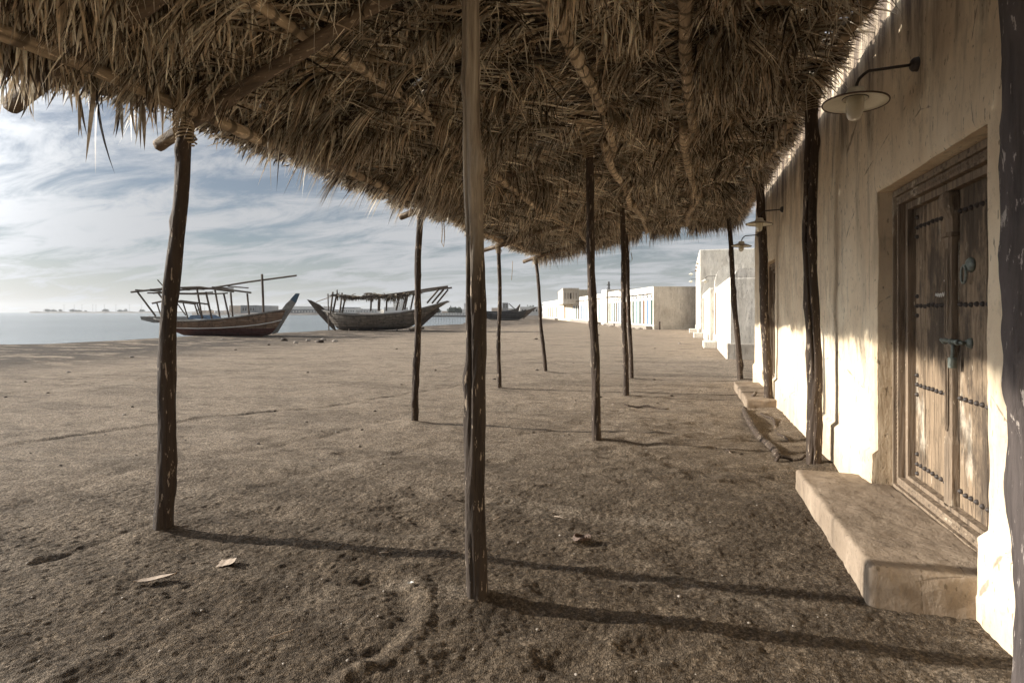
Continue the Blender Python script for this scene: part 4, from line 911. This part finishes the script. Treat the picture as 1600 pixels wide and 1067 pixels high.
for v in (-1, 1):
    for (ux, uy, lx, ly) in ((528, 457, 524, 490), (534, 460, 528, 489), (587, 465, 586, 486), (600, 466, 599, 486), (631, 460, 625, 485), (643, 460, 638, 484), (691, 452, 672, 474), (698, 452, 680, 474)):
        a, c = U2(ux, uy), U2(lx, ly); b2_.bar('awning_post', [(c[0], v*1.2, c[1]), (a[0], v*1.2, a[1])], .075, M['boatwood'])
    P = [U2(*q) for q in ((526, 462), (560, 466), (600, 463), (640, 458), (680, 452), (704, 449))]; b2_.bar('awning_rail', [(p[0], v*1.25, p[1]) for p in P], .08, M['boatwood'])
P = [U2(*q) for q in ((494, 472), (520, 463), (532, 458))]; b2_.bar('bow_rope', [(p[0], 0, p[1]) for p in P], .03, M['rope'])
a, c = U2(527, 453), U2(528, 470); b2_.bar('mast_stump', [(c[0], 0, c[1]), (a[0], 0, a[1])], .06, M['boatwood'])
# ragged remains of the awning
VV, FF, CC, vcount = [], [], [], 0
n = 700; uu = U(3.0, 8.6, n); kk = np.clip(vn(uu*1.6, uu*0, 71)+.35, .05, 1); vv_ = U(-1.3, 1.3, n); zz = np.interp(uu, [2.5, 5, 7, 9], [2.95, 2.75, 2.85, 3.1])
P = np.array([b2_.w(a, c, d) for a, c, d in zip(uu, vv_, zz)]); blades(P, np.stack([rng.normal(0, .3, n), rng.normal(0, .3, n), -np.ones(n)], 1), U(.1, 1.0, n)*kk, U(.05, .12, n), U(0, .1, n), tint(n)*.35, S=2)
n = 900; uu = U(2.7, 9.6, n); vv_ = U(-1.3, 1.3, n); zz = np.interp(uu, [2.5, 5, 7, 9.6], [3.0, 2.8, 2.9, 3.2])+U(-.05, .1, n)+.25*np.exp(-((uu-5.9)/.4)**2)
P = np.array([b2_.w(a, c, d) for a, c, d in zip(uu, vv_, zz)]); blades(P, np.stack([rng.normal(0, 1, n), rng.normal(0, 1, n), rng.normal(0, .06, n)], 1), U(.3, .8, n), U(.08, .2, n), U(0, .1, n), tint(n)*.35, S=2)
V = np.concatenate(VV); mixed('torn_awning', V, np.concatenate([a for a, b in FF]), np.concatenate([b for a, b in FF]), np.concatenate(CC), M['thatch'], b2_.r, tuple(b2_.w(6, 0, 2.5)))
for u in (3.9, 4.6, 5.9, 8.0, 9.2): b2_.bar('prop', [(u, -.7, -.4), (u, -.7, .15)], .07, M['boatwood'])
a = gnd(514, 519, -.1); MB().tube([(a[0], a[1], -.3), (a[0]-.1, a[1], 3.2)], .05, 6).build('mooring_pole', M['boatwood']); tag(COL.objects[-1], 'thin leaning pole stuck in the sand under the bow of the grey-brown dhow', 'pole')
a = ray(662, 512, 49); c = ray(640, 514, 48)
V, Fc = log_mesh((c[0], c[1], .12), (a[0], a[1], .25), .14, .1, 5, n=8, seg=.4); tag(mobj('driftwood_beam', V, Fc, M['boatwood']), 'dark timber lying on the sand below the stern of the grey-brown dhow', 'timber')
# boat 3 group far: low dark hulls with crossed stems
D = 112.; k3 = D/F
b3_ = Boat('dark_beached_dhow', (*ray(762, 502, D)[:2], .0), TH, 9.5, 'low dark open boat with pale bottom lying far off beside the shops')
st3 = [(-.2, .6, .3, 1.75, .5), (1.2, 1.6, 1.2, 1.55, .1), (3.2, 3.2, 1.6, 1.5, .0), (5.2, 5.0, 1.5, 1.65, .05), (6.6, 6.0, 1.0, 1.9, .1), (7.6, 6.8, .1, 2.2, .5)]
b3_.hull(M['hull3'], st3); slab(b3_, 'stem_post', [(6.8, .2), (7.2, .5), (9.6, 2.6), (9.4, 2.65), (7.4, 1.9)], .1, M['boatwood'])
b4_ = Boat('dark_beached_dhow', (*ray(748, 500, D+6)[:2], .0), TH+.1, 9.5, 'second dark boat lying behind the low open boat with its stem showing above')
b4_.hull(M['hull3'], [(u+.6, w+.6, x, y+.3, z) for u, w, x, y, z in st3]); slab(b4_, 'stem_post', [(7.2, .5), (7.8, .7), (8.6, 3.2), (8.4, 3.25), (7.6, 2.2)], .1, M['boatwood'])
b4_.bar('stem_head', [(7.9, 0, 1.9), (6.2, 0, 3.4)], .09, M['boatwood'])

# rocks and debris on the beach
random.seed(9)
for (px, py, r, lb) in ((481, 533, .13, 'pale rock on the sand left of the group below the grey-brown dhow'), (505, 532, .16, 'pale rock in the middle of the beach group below the grey-brown dhow'), (500, 535.5, .2, 'dark flat rock at the front of the beach group below the grey-brown dhow'), (523, 534, .13, 'pale rock on the sand right of the group below the grey-brown dhow'), (444, 533, .18, 'dark rock on the sand below the bow of the red-brown dhow'), (462, 537, .12, 'small dark rock right of the rock below the red-brown dhow')):
    g = gnd(px, py); rock(g[0], g[1], gz(g[0], g[1])+r*.2, r, lb, None, 'stone' if r < .17 else 'darkwood')
# fallen log by the wall, half buried, and a forked stub
p0, p1 = gnd(1163, 641), gnd(1216, 716)
V, Fc = log_mesh((p0[0], p0[1], .02), (p1[0], p1[1], .015), .042, .045, 77, n=12, bend=.04); tag(mobj('fallen_log', V, Fc, M['post'], None, True), 'half buried crooked log lying on the sand by the earth wall', 'log')
for (a_, b_, r_, sd_, lb_) in ((gnd(1190, 648), gnd(1232, 690), .022, 81, 'thin dark branch beside the half buried log by the wall'), (gnd(1212, 722), gnd(1262, 718), .02, 82, 'short dark branch lying against the foot of the second wall post'), (gnd(1118, 702), gnd(1160, 712), .014, 83, 'little dark stick on the sand left of the half buried log')):
    V, Fc = log_mesh((a_[0], a_[1], .015), (b_[0], b_[1], .02), r_, r_*.7, sd_, n=8, bend=.04); tag(mobj('branch', V, Fc, M['post'], None, True), lb_, 'branch')
p0, p1 = gnd(1166, 628), ray(1181, 613, 9.9); V, Fc = log_mesh((p0[0], p0[1], -.05), p1, .03, .025, 78, n=10, bend=.01); tag(mobj('wooden_stub', V, Fc, M['post'], None, True), 'short dark stick standing tilted before the farther doorstep', 'stick')
p0, p1 = gnd(975, 634), gnd(1045, 640); V, Fc = log_mesh((p0[0], p0[1], .03), (p1[0], p1[1], .02), .02, .012, 79, n=8, bend=.03); tag(mobj('dry_stick', V, Fc, M['post'], None, True), 'thin dark stick lying on the sand behind the second middle post', 'stick')
# dry leaf, torn card, litter
def leafy(px, py, L, w, rot, name, label, cat, mat, pts=None, lift=.02):
    g = gnd(px, py); V = []; Fc = []; n = 10
    for i in range(n+1):
        t = i/n; ww = w*(sin(pi*min(1, t*1.05+.02))**.7 if pts is None else pts[i]); x = (t-.5)*L
        for s in (-1, 0, 1):
            lx, ly = x, s*ww/2; X = g[0]+lx*cos(rot)-ly*sin(rot); Y = g[1]+lx*sin(rot)+ly*cos(rot)
            V.append((X, Y, gz(g[0], g[1])+.012+lift*t*t+(.006 if s else 0)+.0012*sin(i*1.3)))
    Fc = [(i*3+k, i*3+k+1, (i+1)*3+k+1, (i+1)*3+k) for i in range(n) for k in range(2)]
    b_ = len(V); V += [(x, y, z-.004) for x, y, z in V]; Fc += [tuple(b_+q for q in reversed(f)) for f in Fc]
    tag(mobj(name, V, Fc, M[mat], None, True), label, cat)
leafy(243, 913, .235, .05, .50, 'dry_leaf', 'curled pale dry leaf lying in the left foreground sand', 'leaf', 'leafpale', lift=.03)
leafy(354, 888, .095, .10, .45, 'bark_scrap', 'flat square scrap of pale bark near the foot of the front post', 'bark', 'leafpale', [1, 1, 1, .98, 1, .95, 1, .95, .9, .85, .8], .012)
leafy(642, 924, .04, .022, .2, 'shell', 'small white shell fragment left of the front middle post', 'shell', 'chalk', lift=.004)
g = gnd(906, 848); m = MB()
for j in range(3): m.tube([(g[0]+(.045+.006*j)*cos(2*pi*k/18)+.01*j, g[1]+.04*sin(2*pi*k/18), gz(g[0], g[1])+.015+.008*j+.006*sin(k)) for k in range(19)], .005, 5, False)
tag(m.build('rope_coil', M['enamel_rim'], None, True), 'little dark coil of cord on the sand right of the front middle post', 'rope')
random.seed(31)
tw = [(440, 998, .12, .9), (945, 840, .07, -.5), (873, 812, .08, -.4), (776, 815, .07, 1.2), (608, 778, .10, 1.3), (520, 690, .12, .3), (835, 612, .12, .2), (1010, 655, .2, .1), (1095, 700, .14, .5), (600, 870, .06, .2)]
for i, (px, py, L, rt) in enumerate(tw):
    g = gnd(px, py); z = gz(g[0], g[1])+.012; a = (g[0]-L/2*cos(rt), g[1]-L/2*sin(rt), z); c = (g[0]+L/2*cos(rt), g[1]+L/2*sin(rt), z+.005); mid_ = ((a[0]+c[0])/2+.008, (a[1]+c[1])/2-.006, z+.008)
    tag(MB().tube([a, mid_, c], [.004, .0035, .002], 5).build('twig', M['leafpale'] if i % 3 != 1 else M['post']), 'thin broken twig lying on the sand', 'twig', 'twigs scattered on the sand')
for i in range(160):
    px, py = random.uniform(0, 1300), random.uniform(600, 1060); g = gnd(px, py)
    if g[0] > .9: continue
    r = random.uniform(.004, .010)*(1.3 if py < 750 else 1); rock(g[0], g[1], gz(g[0], g[1])+r*.3, r, 'small pebble lying loose on the sand', 'pebbles on the sand')
    COL.objects[-1].name = 'pebble'; COL.objects[-1]['category'] = 'pebble'
    if len([1 for o in COL.objects if o.name.startswith('pebble')]) >= 70: break

random.seed(91)
for i in range(70):
    px, py = random.uniform(0, 1080), 520+210*random.random()**1.6; g = gnd(px, py)
    if g[0] > .8 or g[0] < float(shore_x(g[1]))+1.5: continue
    d = math.hypot(g[0], g[1]); r_ = random.uniform(.0012, .0028)*d; dk = random.random() < .65
    rock(g[0], g[1], gz(g[0], g[1])+r_*.15, r_, 'dark clod lying on the open beach' if dk else 'pale stone chip lying on the open beach', 'dark clods on the open beach' if dk else 'pale chips on the open beach', 'darkwood' if dk else 'stone')
    COL.objects[-1].name = 'clod' if dk else 'stone_chip'; COL.objects[-1]['category'] = 'clod' if dk else 'stone'
# ------------------------------------------------------------------ far shore
M['far_land'] = simple('far_land', (.16, .14, .12), .3, .05); M['tree'] = simple('far_foliage', (.06, .075, .045), .3, .5)
M['beige'] = simple('beige_render', (.6, .5, .4), .1, .3); M['fargrey'] = simple('grey_render', (.25, .25, .25), .2, .3); M['farwhite'] = simple('white_render', (.72, .7, .66), .08, .3)
def strip(name, pxs, z, d0, d1, label=None):   # a low bank of land between two depths
    V = []; n = len(pxs)
    for d in (d0, d0+.02*d0, d1):
        for i, p in enumerate(pxs): q = ray(p, 488, d); V.append((q[0], q[1], -.6 if d == d0 else z+(.3*z*sin(i*1.7) if d < d1 else 0)))
    Fc = [(r*n+i, r*n+i+1, (r+1)*n+i+1, (r+1)*n+i) for r in range(2) for i in range(n-1)]
    tag(mobj(name, V, Fc, M['far_land'], None, False), kind='structure')
strip('far_coast', list(np.linspace(46, 330, 30)), 3.6, 1500, 2600)
strip('harbour_bank', list(np.linspace(300, 760, 40)), 1.1, 395, 700)
def fbox(mb, px0, px1, pyt, D, dep, zb=-.2, pyb=None):
    z1 = ray(0, pyt, D)[2]; zb = ray(0, pyb, D)[2] if pyb else zb; a, b = np.array(ray(px0, 488, D)[:2]), np.array(ray(px1, 488, D)[:2]); n = np.array([-ST, CT])*dep
    V = [(*p, zb) for p in (a, b, b+n, a+n)]+[(*p, z1) for p in (a, b, b+n, a+n)]
    return mb.add(V, [(0, 3, 2, 1), (4, 5, 6, 7), (0, 1, 5, 4), (1, 2, 6, 5), (2, 3, 7, 6), (3, 0, 4, 7)])
def windows(r, px0, px1, py0, py1, D, nx_, nz_, mat):
    for i in range(nx_):
        for j in range(nz_):
            w = (px1-px0)/nx_; h = (py1-py0)/nz_; m = MB(); fbox(m, px0+w*(i+.3), px0+w*(i+.7), py0+h*(j+.25), D-.15, .3, pyb=py0+h*(j+.8)); m.build('window', M[mat], r)
def fbuild(name, parts, label, win=None):
    D = parts[0][4]; q = ray(parts[0][0], 488, D); r = empty(name, (q[0], q[1], 0), label, 'building')
    for (a, b, t, mt, D, dep, pn) in parts: m = MB(); fbox(m, a, b, t, D, dep); m.build(pn, M[mt], r)
    for w in win or []: windows(r, *w)
    return r
fbuild('waterfront_block', [(358, 376, 477.5, 'beige', 420, 30, 'wing'), (376, 400, 477, 'fargrey', 415, 40, 'main_wall')], 'beige and grey waterfront block seen over the deck of the red-brown dhow', [(378, 398, 479, 487, 415, 5, 1, 'darkwood')])
fbuild('low_terminal', [(452, 505, 483.5, 'fargrey', 430, 40, 'lower_wall'), (455, 503, 478.5, 'farwhite', 434, 30, 'roof_slab')], 'low wide building with a pale flat roof between the two dhows', [(456, 502, 484.5, 489, 430, 10, 1, 'farwhite')])
fbuild('white_shed', [(530, 556, 481.5, 'farwhite', 410, 20, 'wall'), (533, 553, 480, 'fargrey', 411, 18, 'roof')], 'white shed with a grey roof seen below the torn awning', [(532, 554, 484, 488, 410, 6, 1, 'fargrey')])
fbuild('white_shed', [(562, 590, 484, 'farwhite', 412, 20, 'wall'), (564, 588, 482.8, 'fargrey', 413, 18, 'roof')], 'second lower white shed right of the first under the torn awning', [(563, 589, 485, 488, 412, 6, 1, 'fargrey')])
fbuild('white_tower_house', [(600, 630, 480, 'farwhite', 420, 20, 'lower_wall'), (614, 627, 470, 'farwhite', 425, 12, 'upper_wall')], 'white stepped house seen above the deck of the grey-brown dhow', [(615, 626, 472, 479, 425, 3, 2, 'fargrey')])
fbuild('minaret_house', [(722, 735, 483, 'farwhite', 420, 10, 'wall'), (725, 728, 474, 'farwhite', 421, 2, 'tower')], 'small white house with a thin tower left of the front middle post')
fbuild('grey_waterfront_house', [(785, 794, 473, 'fargrey', 300, 12, 'tower_wall'), (768, 785, 481, 'beige', 302, 14, 'wing'), (794, 812, 482, 'farwhite', 305, 16, 'side_wing')], 'grey square house with beige wing behind the dark beached boats', [(786, 793, 475, 481, 300, 2, 2, 'darkwood')])
fbuild('white_end_house', [(812, 846, 479.5, 'farwhite', 290, 14, 'wall')], 'long low white house at the far end of the beach', [(814, 845, 482, 488, 290, 7, 1, 'darkwood')])
# causeway with its white wall
m = MB(); fbox(m, 664, 770, 489.0, 235, 1.5, pyb=494.2); tag(m.build('causeway_wall', M['farwhite']), 'long white wall on the stone causeway behind the fence in the water', 'wall')
m = MB(); fbox(m, 655, 775, 493.2, 233, 14, -.8); tag(m.build('causeway', M['far_land']), kind='structure')
# wire fence in the shallow water
r = empty('wire_fence', (*ray(705, 510, 88)[:2], 0), 'thin wire fence standing in the shallow water right of the grey-brown dhow', 'fence')
for i in range(17):
    p = 668+i*4.3; a = ray(p, 505, 92+i*.9); MB().tube([(a[0], a[1], -.6), (a[0], a[1], 1.5)], .035, 5).build('fence_post', M['fargrey'], r)
a, c = ray(666, 500, 91), ray(740, 500, 107)
for z in (1.45, 1.0, .5): MB().tube([(a[0], a[1], z), (c[0], c[1], z)], .012, 4).build('wire', M['iron'], r)
# trees and lamp masts on the far coast
def tree(px, D, w, h, label, zb=1.0):
    zb = 2.6 if D > 1000 else zb
    q = np.array(ray(px, 488, D)); r = empty('far_tree', (q[0], q[1], zb), label, 'tree', 'trees on the far shores')
    MB().tube([(q[0], q[1], zb-.5), (q[0], q[1], zb+h*.5)], w*.06, 6).build('trunk', M['boatwood'], r)
    n = 260; u = rng.normal(size=(n, 3)); u /= np.linalg.norm(u, axis=1, keepdims=True); rad = rng.random(n)**.35*(1+.35*np.sin(u[:, 0]*5+px)); P = q+[0, 0, zb+h*.55-q[2]]+u*rad[:, None]*[w*.5, w*.5, h*.42]
    s = w*.09; t = rng.normal(size=(n, 3, 3))*s; V = (P[:, None, :]+t).reshape(-1, 3); mobj('crown', V, np.arange(n*3).reshape(-1, 3), M['tree'], r)
for i, (px, w, h) in enumerate(((74, 12, 6.5), (84, 13, 5.5), (94, 8, 6), (113, 12, 6), (122, 14, 4), (134, 6, 4), (165, 16, 6), (188, 12, 5), (196, 10, 6), (222, 14, 5), (310, 14, 6), (330, 12, 5))):
    tree(px, 1560, w, h*1.1, 'small dark tree on the long low spit across the sea', 1.2)
for i, (px, w, h) in enumerate(((676, 9, 3.5), (684, 6, 3), (706, 9, 4.5), (714, 8, 5), (718, 7, 4), (742, 6, 3.5), (828, 4, 5), (833, 3.5, 4))):
    tree(px, 440 if px < 800 else 300, w*.9, h*.9, 'dark round tree standing among the low houses across the harbour', .8)
mast0 = None
for px in (100, 116, 128, 145, 150, 163, 181, 202, 221, 320, 342, 352, 507, 640):
    D = 1540 if px < 360 else 430; q = ray(px, 488, D); zt = ray(px, 476 if px != 150 else 481, D)[2]
    if mast0 is None:
        mast0 = MB().tube([(q[0], q[1], 0), (q[0], q[1], zt)], [.5, .3], 5).add([(q[0]-3, q[1], zt), (q[0]+3, q[1], zt), (q[0]+3, q[1]+.6, zt-.5), (q[0]-3, q[1], zt-.5)], [(0, 1, 2, 3)]).build('lamp_mast', M['fargrey'], origin=(q[0], q[1], 0)); o = mast0
    else:
        o = mast0.copy(); COL.objects.link(o); o.location = (q[0], q[1], 0); o.scale = (1, 1, 1) if D > 1000 else (.3, .3, .28)
    tag(o, 'thin pale lighting mast on the far shore', 'mast', 'lighting masts on the far shore')

# more low waterfront sheds and tents across the harbour
random.seed(77)
for i, (a, b_, t, mt_) in enumerate(((312, 322, 485, 'beige'), (336, 350, 485.5, 'farwhite'), (404, 418, 484.5, 'farwhite'), (426, 444, 486, 'beige'), (508, 522, 485, 'farwhite'), (592, 599, 484, 'beige'), (634, 650, 484, 'farwhite'), (652, 662, 485.5, 'fargrey'), (690, 702, 486, 'beige'))):
    D = 440+i*3; r = fbuild('waterfront_shed', [(a, b_, t, mt_, D, 12, 'wall'), (a-.4, b_+.4, t-.6, 'fargrey', D-.5, 13, 'roof')][:1], 'small low shed in the line of sheds along the far harbour bank'); r['group'] = 'sheds along the far harbour bank'
# sea air
m = Mat('sea_air'); m.t.nodes.remove(m.b); v = m.n('ShaderNodeVolumePrincipled'); v.inputs['Density'].default_value = .00014; v.inputs['Color'].default_value = (.86, .9, .95, 1); v.inputs['Anisotropy'].default_value = .2
m.l(v.outputs[0], [x for x in m.t.nodes if x.type == 'OUTPUT_MATERIAL'][0].inputs['Volume'])
tag(MB().box(-3300, -90, -3, 1500, 3200, 45).build('haze', m.m), kind='stuff', label='thin pale sea haze over the bay')
